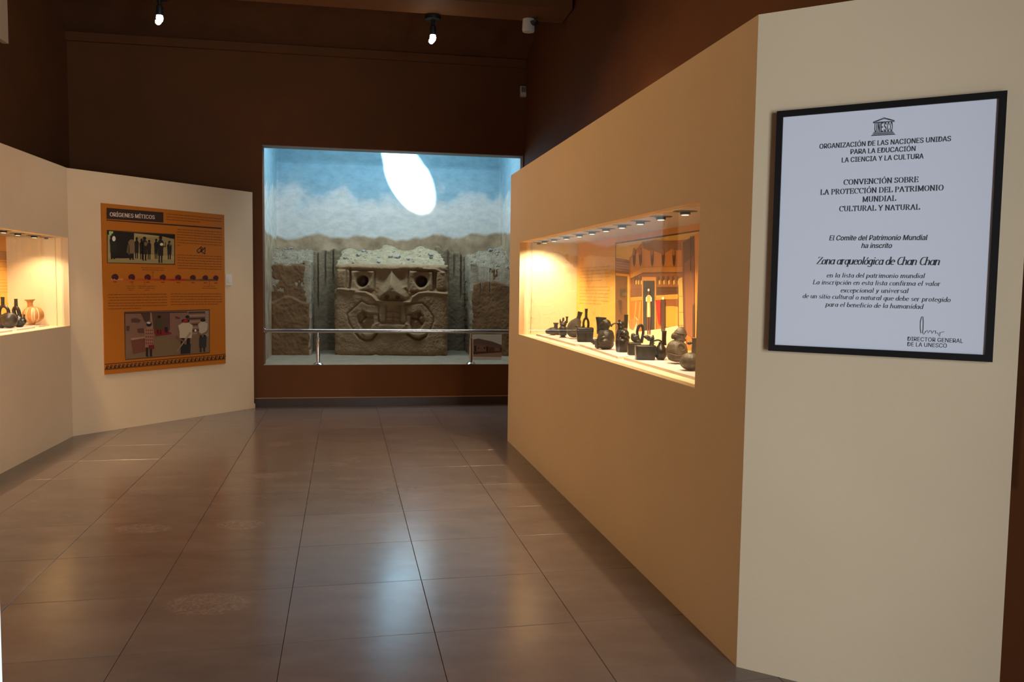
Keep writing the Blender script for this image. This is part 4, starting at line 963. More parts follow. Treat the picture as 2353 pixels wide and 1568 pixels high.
# ------------------------------------------------------------------ ceiling lamps and sensors
BULB = mat('lamp_bulb', (1, 1, 1), .3, emit=(1, .93, .80), es=28)
def ceiling_spot(px, py, label):
    zb = 3.95; P = at_z(px, py - 26, zb)
    t = empty('ceiling_spotlight', (P[0], P[1], zb - .31), label, 'spotlight', 'spotlights under the brown beam')
    mb = MB(); mb.lathe([(.02, 0), (.075, 0), (.078, -.008), (.074, -.04), (.03, -.048)][::-1], BLACK, P, 24); mb.build('canopy', t, smooth=True)
    mb = MB(); mb.lathe([(.016, -.04), (.016, -.09), (.028, -.10), (.03, -.17), (.026, -.18)][::-1], BLACK, P, 20); mb.build('lamp_holder', t, smooth=True)
    mb = MB(); mb.lathe([(.0, -.243), (.014, -.24), (.026, -.225), (.030, -.205), (.026, -.18), (.02, -.175)], BULB, P + [0, 0, 0], 18)
    mb.lathe([(.0, -.262), (.012, -.258), (.024, -.245), (.024, -.225), (.012, -.215)], BULB, P + [-.014, 0, 0], 18); mb.build('bulb', t, smooth=True)
    light('ceiling_lamp_light', 'SPOT', (P[0], P[1], zb - .30), 22, (1, .88, .72), (P[0], P[1] - .2, 0), spot_size=rad(110), spot_blend=.8, shadow_soft_size=.03)
ceiling_spot(995, 62, 'black ceiling spotlight with a lit bulb, near the middle of the beam')
ceiling_spot(366, 14, 'lit ceiling spotlight further left, cut by the top edge of the view')
P = at_z(1217, 44, 3.95)
sc_ = empty('security_camera', (P[0], P[1], 3.80), 'small white security camera with dark dome under the beam by the right wall', 'camera')
mb = MB(); o_ = P + np.array([-.01, 0, 0])
mb.lathe([(.055, -.12), (.06, -.10), (.055, .0)], WHITEP, o_, 20, sy=.8); mb.build('housing', sc_, smooth=True)
mb = MB(); mb.lathe([(.0, -.038), (.02, -.034), (.036, -.015), (.04, 0)], BLACK, P + np.array([.045, -.045, -.035]), 20); mb.build('dome', sc_, smooth=True)
m0 = BW.pix(1195, 199); m1 = BW.pix(1208, 224)
md = empty('motion_sensor', BW.W((m0[0] + m1[0]) / 2, m1[1]), 'small white motion sensor high in the back right corner', 'sensor')
mb = MB(); mb.box8([BW.W(m0[0], m1[1], 0), BW.W(m1[0], m1[1], 0), BW.W(m1[0], m1[1], .055), BW.W(m0[0], m1[1], .055), BW.W(m0[0], m0[1], 0), BW.W(m1[0], m0[1], 0), BW.W(m1[0], m0[1], .03), BW.W(m0[0], m0[1], .03)], WHITEP); mb.build('sensor_housing', md)
mb = MB(); mb.pbox(BW, m0[0] + .008, m1[0] - .01, m0[1] - .072, m0[1] - .012, .036, .052, mat('grey_sensor_lens', (.16, .15, .13), .4)); mb.build('sensor_lens', md)

# ------------------------------------------------------------------ display cases
CL = (1.0, .78, .48)
def back_print_light_mat():
    m = mat('case_back_print_painted_light', (.80, .42, .07), .55); N, L = nodes(m); b = N['Principled BSDF']
    tc = N.new('ShaderNodeTexCoord'); sx = N.new('ShaderNodeSeparateXYZ'); L.new(tc.outputs['Object'], sx.inputs[0])
    n = N.new('ShaderNodeTexNoise'); n.inputs['Scale'].default_value = 3; n.inputs['Detail'].default_value = 5; L.new(tc.outputs['Object'], n.inputs[0])
    ma = N.new('ShaderNodeMath'); ma.operation = 'MULTIPLY_ADD'; ma.inputs[1].default_value = .25; L.new(n.outputs['Fac'], ma.inputs[0]); L.new(sx.outputs[2], ma.inputs[2])
    r = N.new('ShaderNodeValToRGB'); mr = N.new('ShaderNodeMapRange'); mr.inputs[1].default_value = 1.0; mr.inputs[2].default_value = 1.9
    L.new(ma.outputs[0], mr.inputs[0]); L.new(mr.outputs[0], r.inputs[0]); ramp(r, [(0, (.86, .52, .10)), (.6, (.84, .47, .09)), (1, (.72, .30, .045))]); L.new(r.outputs[0], b.inputs[0]); return m  # light on the panel put into its colour: yellower below, deeper orange above
BACKP = back_print_light_mat()
LAMPM = mat('case_lamp_face', (1, 1, 1), .3, emit=(1, .88, .62), es=1.1)
RINGM = mat('case_lamp_ring', (.02, .022, .03), .35)
def display_case(pl, u0, u1, u_end, name, label, lamps, depth, P_each, near_end):
    """built-in case behind the opening u0..u1; u_end: side away from which the boards start"""
    t = empty(name, pl.W((u0 + u1) / 2, CZ0, -depth / 2), label, 'display case', 'built-in display cases')
    th = .03
    mb = MB(); mb.pbox(pl, u0 - .0, u1 + .3, CZ0 - .03, CZ0, -depth, -wt, CASE); mb.pbox(pl, u0, u1, CZ0 - .001, CZ0 + .003, -wt, .0005, CASE); mb.build('case_floor', t)
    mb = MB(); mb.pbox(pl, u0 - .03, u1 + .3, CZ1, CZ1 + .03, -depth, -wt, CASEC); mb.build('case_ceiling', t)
    mb = MB(); mb.pbox(pl, u0, u1, CZ1, CZ1 + .003, -wt, -.001, CASE); mb.build('opening_lining', t)
    mb = MB(); mb.pbox(pl, u0 - th, u1 + .3, CZ0 - .03, CZ1 + .03, -depth - .015, -depth, BACKP); bp = mb.build('back_panel', t, origin=(0, 0, 0))
    mb = MB(); mb.pbox(pl, u0 - th, u0, CZ0 - .03, CZ1 + .03, -depth, -.107, CASE); mb.build('end_panel', t)
    mb = MB(); mb.pbox(pl, u0 - th, u0 - .002, CZ0, CZ1, -.104, -.046, CASE); mb.build('end_strip', t)
    mb = MB(); mb.pbox(pl, u1 + .3, u1 + .33, CZ0 - .03, CZ1 + .03, -depth, -wt, CASE); mb.build('end_panel', t)
    mb = MB(); mb.pbox(pl, u0 + .001, u1 - .001, CZ0 + .001, CZ1 - .001, -.048, -.042, GLASS); mb.build('glass_pane', t)
    for i, (x, y) in enumerate(lamps):
        if isinstance(x, float) and y is None: P = pl.W(x, CZ1, -.2)
        else: P = at_z(x, y, CZ1)
        r_ = MB(); r_.lathe([(.026, -.004), (.056, -.003), (.058, 0)], RINGM, P, 24); r_.lathe([(.026, -.004), (.025, -.001)], RINGM, P, 24)
        d = r_.build('downlight', t, origin=P, smooth=True)
        ax = pl.d * -.0; tilt = rad(3); dirv = -pl.d if u_end else pl.d
        Z = np.array([0, 0, -1.]) * math.cos(tilt) + pl.d * math.sin(tilt); Xv = np.cross(Z, pl.n); Xv /= np.linalg.norm(Xv)
        r_ = MB(); r_.lathe([(.024, -.012), (.025, .014), (.019, .016)], RINGM, P + [0, 0, -.002], 20, ax=(Xv, Z)); c_ = r_.build('lamp_can', d, smooth=True)
        r_ = MB(); r_.lathe([(.0, .0165), (.018, .0165)], LAMPM, P + [0, 0, -.002], 20, ax=(Xv, Z)); r_.build('lamp_face', d)
        light('case_lamp_light', 'SPOT', P + np.array([0, 0, -.03]), P_each * (2.2 if i == near_end else 1), CL, P + np.array([0, 0, -1.]) - pl.d * (.5 if i == near_end else .12), spot_size=rad(118), spot_blend=.8, shadow_soft_size=.004)
    return t, bp
def z1(x, y): return 1180 + x * .29337, 440 + y * .29337
def z6(x, y): return x * .20408, 480 + y * .20408
lampsR = [z1(*p) for p in ((195, 402), (245, 388), (318, 374), (415, 356), (515, 337), (615, 315), (725, 291), (850, 264), (992, 233), (1155, 197), (1345, 156))]
DEP = .505
caseR, bpR = display_case(RW, CU0, CU1, 1, 'display_case', 'long lit display case of dark pottery built into the right cream wall', lampsR, DEP, 24, 1)
lampsL = [z6(*p) for p in ((40, 245), (200, 275), (385, 302), (530, 322))]
l0 = LW.pix(0, 520)[0]
uls = [ (at_z(*p, CZ1) - LW.P) @ LW.d for p in lampsL]
step = .31
lampsL += [(float(uls[0] + step * (k + 1)), None) for k in range(5)]
caseL, bpL = display_case(LW, LU0, LU1, 1, 'display_case', 'lit display case at the left edge built into the left cream wall', lampsL, DEP, 24, 3)

# pictures and texts on the back panels
BP = RW.shift(-DEP)
f = Flat(BP, lambda x, y: BP.pix(*z1(x, y)))
textlines(f, [(518, 602, 762, 586), (518, 628, 738, 614), (518, 655, 758, 640), (518, 678, 758, 668), (518, 705, 693, 696)], (180, 120, 35), 4, 8)
textlines(f, [(515, 750, 755, 750), (515, 776, 755, 776), (515, 800, 750, 803), (515, 824, 752, 832), (515, 850, 748, 862), (515, 876, 692, 885)], (180, 120, 35), 4, 9)
tag(f.done('panel_text', caseR), kind='stuff')
def z8(x, y): return BP.pix(1400 + x * .1913, 480 + y * .19133)
OR1, OR2, OR3, BRN, DBR, YEL = (232, 150, 52), (205, 120, 40), (175, 92, 32), (130, 72, 35), (72, 48, 35), (238, 190, 85)
f = Flat(BP, z8)
f.p((95, 65, 40), [(80, 408), (1400, 205), (1400, 225), (80, 424)], 1)               # dark edge of the picture
f.p((95, 65, 40), [(74, 408), (82, 408), (82, 1700), (74, 1700)], 1)
f.p(YEL, [(82, 424), (1400, 225), (1400, 1750), (82, 1750)], 1)
f.p((150, 95, 55), [(82, 590), (245, 620), (245, 800), (82, 780)], 2); f.p(OR1, [(82, 770), (245, 790), (245, 815), (82, 800)], 3)
for i in range(5): f.p(OR2, [(82, 600 + i * 32), (245, 628 + i * 30), (245, 636 + i * 30), (82, 610 + i * 32)], 3)
f.p((125, 80, 42), [(82, 800), (220, 810), (220, 1700), (82, 1700)], 2); f.p((85, 65, 40), [(130, 960), (200, 960), (195, 1065), (130, 1060)], 3); f.p((80, 58, 38), [(110, 1095), (155, 1095), (150, 1270), (125, 1230)], 3)
f.p(OR2, [(245, 590), (400, 400), (880, 375), (1400, 300), (1400, 1700), (245, 1700)], 2)
f.p((165, 115, 75), [(400, 395), (560, 375), (870, 405), (870, 495), (820, 500), (760, 480), (700, 520), (640, 545), (560, 510), (480, 500), (420, 470)], 4)
f.p(OR1, [(270, 590), (400, 480), (480, 500), (560, 510), (640, 545), (700, 520), (760, 480), (870, 500), (880, 690), (410, 700), (260, 790)], 3)
f.p((240, 165, 62), [(260, 790), (410, 705), (885, 695), (885, 760), (410, 765), (262, 835)], 4); f.p(BRN, [(262, 838), (410, 768), (885, 762), (885, 772), (410, 780), (262, 850)], 5)
for x in (305, 380, 522, 655, 785):
    f.e((150, 98, 58), x, 540, 20, 70, 5); f.p((118, 76, 48), [(x - 20, 560), (x + 20, 560), (x + 14, 660), (x, 700), (x - 14, 660)], 5); f.e(OR2, x, 520, 12, 40, 6)
f.p((158, 98, 50), [(262, 850), (410, 780), (885, 772), (885, 930), (262, 970)], 4)
for x in (320, 350, 385, 600, 655, 715, 775, 830): f.e((110, 68, 38), x, 860, 18, 55, 5); f.p(YEL, [(x, 870), (x + 18, 850), (x + 22, 900), (x + 2, 915)], 6)
f.p((140, 88, 48), [(262, 960), (840, 930), (840, 1045), (262, 1070)], 5)
for i in range(22): f.p((85, 52, 30), [(580 + i * 12, 940), (584 + i * 12, 940), (596 + i * 12, 1030), (592 + i * 12, 1030)], 6); f.p((85, 52, 30), [(590 + i * 12, 940), (594 + i * 12, 940), (580 + i * 12, 1030), (576 + i * 12, 1030)], 6)
f.p((238, 158, 58), [(265, 1065), (400, 1055), (400, 1100), (265, 1110)], 6); f.p((238, 158, 58), [(560, 1045), (835, 1025), (835, 1085), (680, 1090), (560, 1100)], 6)
f.p(OR2, [(270, 1110), (395, 1105), (395, 1450), (270, 1450)], 5)
for a in (300, 350): f.p((240, 170, 70), [(a, 1400), (a + 12, 1400), (a + 38, 1110), (a + 26, 1110)], 6)
f.p((235, 160, 62), [(400, 820), (570, 820), (570, 1450), (400, 1450)], 6); f.p((60, 55, 50), [(415, 865), (555, 865), (552, 1500), (415, 1500)], 7)
f.p((240, 165, 60), [(685, 1170), (835, 1170), (835, 1420), (685, 1420)], 6); f.p((150, 88, 42), [(685, 1095), (835, 1085), (835, 1180), (780, 1170), (685, 1175)], 6)
f.p((225, 180, 90), [(840, 840), (890, 820), (905, 1500), (850, 1450)], 7)
for y in (1050, 1240, 1400): f.r((170, 125, 55), 848, y, 902, y + 5, 8)
f.p((122, 76, 47), [(890, 400), (1030, 320), (1030, 1560), (905, 1450)], 5); f.p((162, 98, 56), [(910, 660), (1030, 560), (1030, 1560), (930, 1500)], 6); f.p((95, 55, 32), [(985, 330), (995, 330), (995, 760), (985, 760)], 8); f.p((160, 110, 65), [(985, 745), (1005, 745), (1020, 900), (965, 905)], 8)
f.p((232, 155, 62), [(1035, 320), (1090, 310), (1090, 1560), (1045, 1560)], 7); f.p((95, 62, 38), [(1012, 1160), (1034, 1140), (1034, 1540), (1012, 1540)], 8)
f.p((248, 225, 180), [(640, 1440), (830, 1405), (860, 1450), (930, 1480), (930, 1700), (300, 1700), (240, 1600), (225, 1330), (260, 1380), (330, 1300), (355, 1330), (330, 1480)], 8)
f.p((205, 140, 70), [(240, 1340), (330, 1310), (350, 1345), (300, 1460), (255, 1440)], 9)
# printed people
def man(x, yt, yb, wd, robe, cap=(238, 232, 222)):
    h_ = yb - yt; f.e((120, 62, 38), x, yt + h_ * .09, wd * .16, h_ * .055, 12); f.e(cap, x, yt + h_ * .03, wd * .17, h_ * .03, 13)
    f.p((245, 238, 225), [(x - wd * .18, yt + h_ * .14), (x + wd * .18, yt + h_ * .14), (x + wd * .5, yt + h_ * .2), (x + wd * .48, yt + h_ * .28), (x - wd * .48, yt + h_ * .28), (x - wd * .5, yt + h_ * .2)], 11)
    f.p(robe, [(x - wd * .25, yt + h_ * .15), (x + wd * .25, yt + h_ * .15), (x + wd * .3, yt + h_ * .62), (x - wd * .3, yt + h_ * .62)], 12)
    for s in (-.18, .14): f.p((120, 62, 35), [(x + wd * s - 8, yt + h_ * .6), (x + wd * s + 10, yt + h_ * .6), (x + wd * s + 8, yb), (x + wd * s - 6, yb)], 11)
man(490, 960, 1510, 75, (240, 190, 95)); f.p((250, 235, 195), [(478, 1130), (496, 1130), (500, 1300), (482, 1300)], 13)
f.p((190, 35, 25), [(570, 1100), (632, 1100), (635, 1340), (628, 1390), (605, 1380)], 12); f.p((92, 62, 45), [(634, 1090), (686, 1095), (690, 1280), (684, 1500), (640, 1470), (640, 1200)], 12); f.e((245, 238, 225), 664, 1075, 15, 18, 13)
f.done('scene_picture', caseR)
BPL = LW.shift(-DEP)
f = Flat(BPL, lambda x, y: BPL.pix(*z6(x, y)))
f.p((170, 120, 72), [(-400, 440), (192, 492), (190, 582), (-400, 560)]); f.p((170, 110, 45), [(-400, 575), (195, 600), (195, 606), (-400, 582)], 1)
textlines(f, [(-400, 640, 190, 660), (-400, 690, 165, 694), (-400, 800, 195, 800), (-400, 835, 155, 834), (-400, 872, 195, 870), (-400, 910, 195, 904), (-400, 946, 155, 938)], (200, 135, 45), 6, 12)
f.done('panel_text', caseL)

# base boards
def bboard(pl, pts, label, thick=.014):
    b = empty('base_board', np.array([np.mean([p[0] for p in pts]), np.mean([p[1] for p in pts]), CZ0]), label, 'board', 'mauve base boards in the display cases')
    m_ = MB(); m_.prism([(p[0], p[1]) for p in pts], CZ0, CZ0 + thick, BOARD); o = m_.build('board', b); return b
def z2(x, y): return 1220 + x * .17, 660 + y * .17002
def on_case(pl, pxy, z=CZ0):
    P = at_z(*pxy, z); return (P - pl.P) @ pl.d, (P - pl.P) @ pl.n
for k, (a, b_, dd, lb_) in enumerate((((70, 655), (600, 800), .30, 'mauve base board under the four farthest pots in the right display case'),
                                      ((640, 795), (1175, 970), .30, 'mauve base board under the kneeling figure jar in the right display case'),
                                      ((1250, 980), (2225, 1262), .34, 'mauve base board under the nearest pots in the right display case'))):
    ua, va = on_case(RW, z2(*a)); ub, vb = on_case(RW, z2(*b_))
    if k == 2: ub += .2
    if k: ua = max(ua, last_u + .004)
    last_u = ub
    bboard(RW, [RW.W(ua, 0, va), RW.W(ub, 0, vb), RW.W(ub, 0, -DEP + .01), RW.W(ua + .02, 0, -DEP + .01)], lb_)
for k, (a, b_, lb_) in enumerate((((625, 1312), (425, 1335), 'mauve base board under the striped jar in the left display case'), ((415, 1347), (170, 1375), 'mauve base board under the dark stirrup bottles in the left display case'), ((165, 1383), (-300, 1440), 'mauve base board cut by the left edge of the view'))):
    ua, va = on_case(LW, z6(*a)); ub, vb = on_case(LW, z6(*b_)); va = vb = (va + vb) / 2
    bboard(LW, [LW.W(ua, 0, va), LW.W(ub, 0, vb), LW.W(ub, 0, -DEP + .01), LW.W(ua, 0, -DEP + .01)], lb_)

# ------------------------------------------------------------------ pottery
def potmat(name, c, rough, var=.35, bump=.25, bs=120): return mat(name, c, rough, var=var, vscale=25, bump=bump, bscale=bs)
BLK = potmat('black_burnished_clay', (.014, .012, .010), .30, .3, .12)
BRK = potmat('brown_black_clay', (.026, .020, .014), .38)
OLV = potmat('olive_brown_clay', (.085, .064, .038), .5)
GRY = potmat('grey_brown_clay', (.06, .046, .032), .45, .4, .9, 260)
ORJ = mat('orange_clay', (.50, .22, .07), .5, var=.15, vscale=20)
CRM = mat('cream_slip', (.72, .55, .33), .55)
ACR = glass_mat('clear_acrylic')
ZB = CZ0 + .014
class Pot:
    def __init__(s, zf, sc, x0, yb, name, label, ry=None, pl=None, cat='pottery vessel', z=ZB, group='pots in the right display case'):
        """zf: view coordinates -> photograph px; sc: photograph px per view unit; x0,yb bottom point; ry: half depth in view units"""
        P = at_z(*zf(x0, yb), z); k = sc * (P @ FW - H * FW[2]) / F
        ry = ry or 60; r = np.array([P[0], P[1], 0]); r /= np.linalg.norm(r)
        P = P + r * ry * k; k = sc * ((P - [0, 0, H]) @ FW) / F
        s.k = k; s.P = P; s.x0 = x0; s.yb = yb
        s.dx = zf; s.t = empty(name, P, label, cat, group)
    def L(s, x, y, d=0.): return s.P + np.array([(x - s.x0) * s.k, d * s.k, (s.yb - y) * s.k])
    def lathe(s, name, cx, prof, m, sy=1., tilt=0., parent=None, d=0., smooth=True, cy=None):
        """prof: (radius, y) pairs in view units, listed bottom to top"""
        b = MB(); c = s.L(cx, prof[0][1] if cy is None else cy, d); y0 = prof[0][1] if cy is None else cy
        a = rad(tilt); ax = ((math.cos(a), 0, math.sin(a)), (-math.sin(a), 0, math.cos(a)))
        b.lathe([(max(r, 0) * s.k, (y0 - y) * s.k) for r, y in prof], m, c, 32, sy, ax)
        return b.build(name, parent or s.t, smooth=True, angle=50)
    def tube(s, name, pts, r, m, parent=None, seg=14):
        b = MB(); pts = [(p[0], p[1], p[2] if len(p) > 2 else 0) for p in pts]
        # smooth the path
        Q = [np.array(p, float) for p in pts]; rs = list(r) if hasattr(r, '__len__') else [r] * len(Q)
        out = []; ro = []
        for i in range(len(Q) - 1):
            p0 = Q[max(i - 1, 0)]; p1 = Q[i]; p2 = Q[i + 1]; p3 = Q[min(i + 2, len(Q) - 1)]
            for t in np.linspace(0, 1, 5)[:-1]:
                out.append(.5 * ((2 * p1) + (-p0 + p2) * t + (2 * p0 - 5 * p1 + 4 * p2 - p3) * t * t + (-p0 + 3 * p1 - 3 * p2 + p3) * t ** 3)); ro.append(rs[i] * (1 - t) + rs[i + 1] * t)
        out.append(Q[-1]); ro.append(rs[-1])
        b.tube([s.L(*q) for q in out], [q * s.k for q in ro], m, seg); return b.build(name, parent or s.t, smooth=True, angle=60)
    def blob(s, name, ells, m, parent=None, vox=7., flat_bottom=None):
        """ells: (x, y, rx, ry_vertical, rdepth, d, rot_deg) joined into one skin"""
        bm = bmesh.new()
        for e in ells:
            x, y, rx, rz = e[:4]; rd = e[4] if len(e) > 4 else min(rx, rz); d = e[5] if len(e) > 5 else 0; a = rad(e[6]) if len(e) > 6 else 0
            q = bmesh.ops.create_uvsphere(bm, u_segments=20, v_segments=14, radius=1)
            for v in q['verts']:
                X_, Y_, Z_ = v.co.x * rx, v.co.y * rd, v.co.z * rz
                v.co = Vector(((X_ * math.cos(a) - Z_ * math.sin(a) + x - s.x0) * s.k, (Y_ + d) * s.k, (X_ * math.sin(a) + Z_ * math.cos(a) + s.yb - y) * s.k))
        me = bpy.data.meshes.new(name); bm.to_mesh(me); bm.free()
        o = bpy.data.objects.new(name, me); COL.objects.link(o)
        md_ = o.modifiers.new('r', 'REMESH'); md_.mode = 'VOXEL'; md_.voxel_size = vox * s.k; md_.use_smooth_shade = True
        sm = o.modifiers.new('s', 'SMOOTH'); sm.iterations = 3; sm.factor = .5
        dg = bpy.context.evaluated_depsgraph_get(); m2 = bpy.data.meshes.new_from_object(o.evaluated_get(dg)); m2.name = name
        o.modifiers.clear(); o.data = m2; bpy.data.meshes.remove(me); m2.materials.clear(); m2.materials.append(m)
        zmin = 0.0
        for v in m2.vertices:
            if v.co.z < 0 and flat_bottom is not False: v.co.z = max(v.co.z, 0)
        m2.polygons.foreach_set('use_smooth', [True] * len(m2.polygons))
        o.parent = parent or s.t
        if parent is not None: o.location = Vector(worigin(s.t)) - Vector(worigin(parent))
        return o
    def slabbox(s, name, x0, x1, y0, y1, rd, m, taper=0., bev=18, d=0.):
        bm = bmesh.new(); bmesh.ops.create_cube(bm, size=1)
        for v in bm.verts:
            f_ = 1 - taper * (v.co.z < 0)
            v.co = Vector((((x0 + x1) / 2 - s.x0 + v.co.x * (x1 - x0) * f_) * s.k, (d + v.co.y * 2 * rd * f_) * s.k, (s.yb - (y0 + y1) / 2 + v.co.z * abs(y1 - y0)) * s.k))
        bmesh.ops.bevel(bm, geom=list(bm.edges) + list(bm.verts), offset=bev * s.k, segments=4, profile=.6, affect='EDGES')
        me = bpy.data.meshes.new(name); bm.to_mesh(me); bm.free(); me.materials.append(m); me.polygons.foreach_set('use_smooth', [True] * len(me.polygons))
        o = bpy.data.objects.new(name, me); COL.objects.link(o); o.parent = s.t; return o
    def stand(s, x0, x1, y0, y1):
        b = MB(); b.lathe([((x1 - x0) / 2 * .9 * s.k, 0), ((x1 - x0) / 2 * s.k, (y1 - y0) * s.k)], ACR, s.L((x0 + x1) / 2, y1), 28)
        return b.build('clear_stand', s.t, smooth=True)
def PZ(x0, yb, name, label, ry=60, **k): return Pot(z2, .17, x0, yb, name, label, ry, **k)

# 1 lying shoe shaped jar
p = PZ(290, 655, 'gourd_jar', 'small brown jar with pointed end, lying at the far end of the right case', 45)
p.blob('body', [(300, 598, 80, 55, 55), (235, 604, 44, 36, 36), (365, 604, 40, 48, 45)], BRK)
p.lathe('neck', 335, [(30, 560), (26, 530), (27, 512), (40, 490), (44, 485), (36, 485), (22, 515)], BRK)
# 2 footed pot with small figures
p = PZ(432, 685, 'figure_pot', 'small footed pot topped by little modelled figures', 40)
p.lathe('body', 432, [(50, 685), (46, 676), (28, 668), (50, 650), (58, 610), (60, 570), (52, 548), (44, 535), (30, 530)], BRK)
p.blob('figures', [(432, 510, 48, 30, 40), (392, 470, 12, 32, 12), (432, 445, 16, 24, 16), (434, 425, 15, 14, 14), (392, 442, 10, 10, 10), (472, 475, 24, 20, 20), (412, 480, 22, 18, 18)], BRK, vox=5)
p.lathe('spout', 482, [(14, 480), (12, 440), (13, 420), (22, 402), (18, 400), (9, 430)], BRK)
# 3 big textured bird jar with slanting neck on clear stand
p = PZ(585, 705, 'textured_jar', 'round rough textured jar with slanting neck and beaked head, on a clear stand', 80)
p.blob('body', [(580, 560, 96, 125, 95, 0, -12), (615, 480, 62, 60, 60), (585, 620, 100, 70, 90)], GRY, vox=7)
p.tube('neck', [(632, 440), (645, 400), (660, 338)], [32, 28, 36], BRK)
p.blob('head', [(622, 545, 32, 26, 26), (600, 532, 14, 18, 14), (605, 545, 24, 12, 14)], GRY, vox=4)
p.stand(515, 640, 668, 705)
# 4 box vessel with stirrup neck
p = PZ(725, 745, 'box_bottle', 'black box shaped bottle with tall stirrup spout and small animal on its edge', 70)
p.slabbox('body', 610, 842, 548, 745, 80, BLK, taper=.1, bev=26)
p.tube('stirrup', [(712, 560), (704, 500), (714, 450), (738, 425), (762, 450), (772, 500), (768, 560)], [17, 16, 16, 17, 16, 16, 17], BLK)
p.lathe('spout', 739, [(20, 430), (19, 400), (18, 340), (22, 300), (22, 297), (14, 305)], BLK)
p.blob('animal_figure', [(655, 580, 30, 40, 22), (632, 545, 30, 22, 20, 0, -20), (610, 535, 16, 16, 12), (686, 560, 10, 30, 10), (672, 600, 34, 18, 24)], BRK, vox=5)
# 5 kneeling figure jar with flared mouth behind
p = PZ(1000, 850, 'figure_jar', 'dark burnished jar of a crouching person with a flared mouth behind the head', 110)
p.blob('body', [(1010, 700, 118, 130, 110), (1010, 780, 112, 75, 105), (925, 740, 45, 70, 55), (900, 800, 40, 45, 50), (985, 740, 90, 50, 105, -30), (1060, 640, 55, 55, 70), (950, 630, 50, 45, 50)], BRK, vox=8)
p.blob('head', [(1005, 510, 70, 68, 62), (960, 530, 42, 52, 44), (925, 530, 14, 22, 14), (940, 565, 26, 20, 24), (945, 500, 20, 24, 26), (1000, 575, 50, 30, 45)], BRK, vox=6)
p.blob('ear', [(1038, 520, 14, 22, 10, -52), (935, 505, 8, 5, 6, -40), (990, 470, 40, 7, 30, -20)], BRK, vox=3)
p.blob('arm', [(960, 690, 52, 24, 22, -95, 25), (930, 735, 22, 42, 20, -92), (1010, 760, 60, 24, 22, -105, -10)], BRK, vox=6)
p.lathe('flared_mouth', 930, [(40, 650), (46, 580), (52, 520), (66, 460), (76, 425), (70, 418), (56, 460), (44, 520)], BLK, sy=.8, tilt=-4, d=60)
p.tube('handle', [(1070, 540, 0), (1090, 515, 0), (1125, 497, 0), (1180, 496, 10)], [20, 13, 10, 9], BRK)
# 6 small pointed pot half hidden
p = PZ(850, 782, 'small_pointed_pot', 'small dark pointed pot half hidden behind the crouching figure jar', 40)
p.blob('body', [(865, 740, 48, 42, 42), (825, 742, 24, 18, 18)], BRK, vox=5)
# 8 animal on round jar
p = PZ(1235, 885, 'animal_bottle', 'black bottle with a modelled animal astride a round base and a square spout', 85)
p.lathe('base', 1232, [(72, 885), (84, 870), (92, 800), (95, 735), (88, 712), (70, 702), (20, 700)], BLK, sy=.9)
p.blob('animal_body', [(1255, 640, 66, 62, 60), (1275, 690, 60, 40, 60), (1200, 600, 48, 26, 34), (1175, 655, 30, 60, 24), (1210, 560, 42, 34, 34), (1165, 690, 24, 26, 24)], BLK, vox=6)
p.blob('animal_head', [(1205, 510, 42, 38, 36), (1185, 462, 16, 20, 14), (1168, 500, 20, 18, 18), (1230, 480, 14, 18, 14), (1190, 540, 26, 20, 24)], BLK, vox=5)
p.slabbox('spout', 1246, 1300, 378, 560, 24, BRK, taper=.12, bev=7)
# 9 seated monkey bottle with ring
p = PZ(1395, 925, 'ring_bottle', 'dark square bottle with a reclining figure and an oval ring stirrup', 80)
p.slabbox('base', 1298, 1480, 752, 925, 72, BRK, taper=.12, bev=24)
p.blob('figure', [(1400, 700, 60, 50, 40, 0, -30), (1375, 660, 30, 34, 28), (1440, 740, 40, 26, 40), (1420, 670, 40, 26, 30)], BRK, vox=5)
p.tube('ring', [(1462, 740), (1438, 680), (1428, 610), (1446, 545), (1472, 522), (1500, 545), (1510, 610), (1502, 680), (1485, 760)], [22, 20, 18, 20, 22, 20, 18, 20, 24], BLK)
# 10 double vessel: box body + ball with long spout
p = PZ(1550, 990, 'double_bottle', 'black double bottle, box body and ball body with a long spout and handle', 85)
p.slabbox('box_body', 1402, 1680, 790, 990, 85, BLK, taper=.1, bev=26)
p.lathe('ball_body', 1755, [(0, 992), (45, 985), (78, 945), (88, 890), (78, 840), (55, 808), (38, 785), (30, 750)], BLK, d=20)
p.tube('bridge', [(1650, 890), (1700, 895)], 42, BLK)
p.lathe('spout', 1795, [(36, 790), (30, 745), (29, 680), (32, 610), (34, 597), (24, 600)], BLK, d=20)
p.tube('handle', [(1640, 775), (1636, 748), (1660, 730), (1720, 722), (1775, 752)], [30, 20, 13, 12, 12], BLK)
p.lathe('neck', 1625, [(42, 800), (30, 780), (24, 740), (30, 725)], BLK)
p.blob('bird_head', [(1570, 690, 58, 30, 30, 0, -22), (1525, 672, 20, 18, 18), (1620, 700, 44, 28, 30), (1640, 672, 16, 20, 14), (1590, 720, 30, 16, 22)], BLK, vox=5)
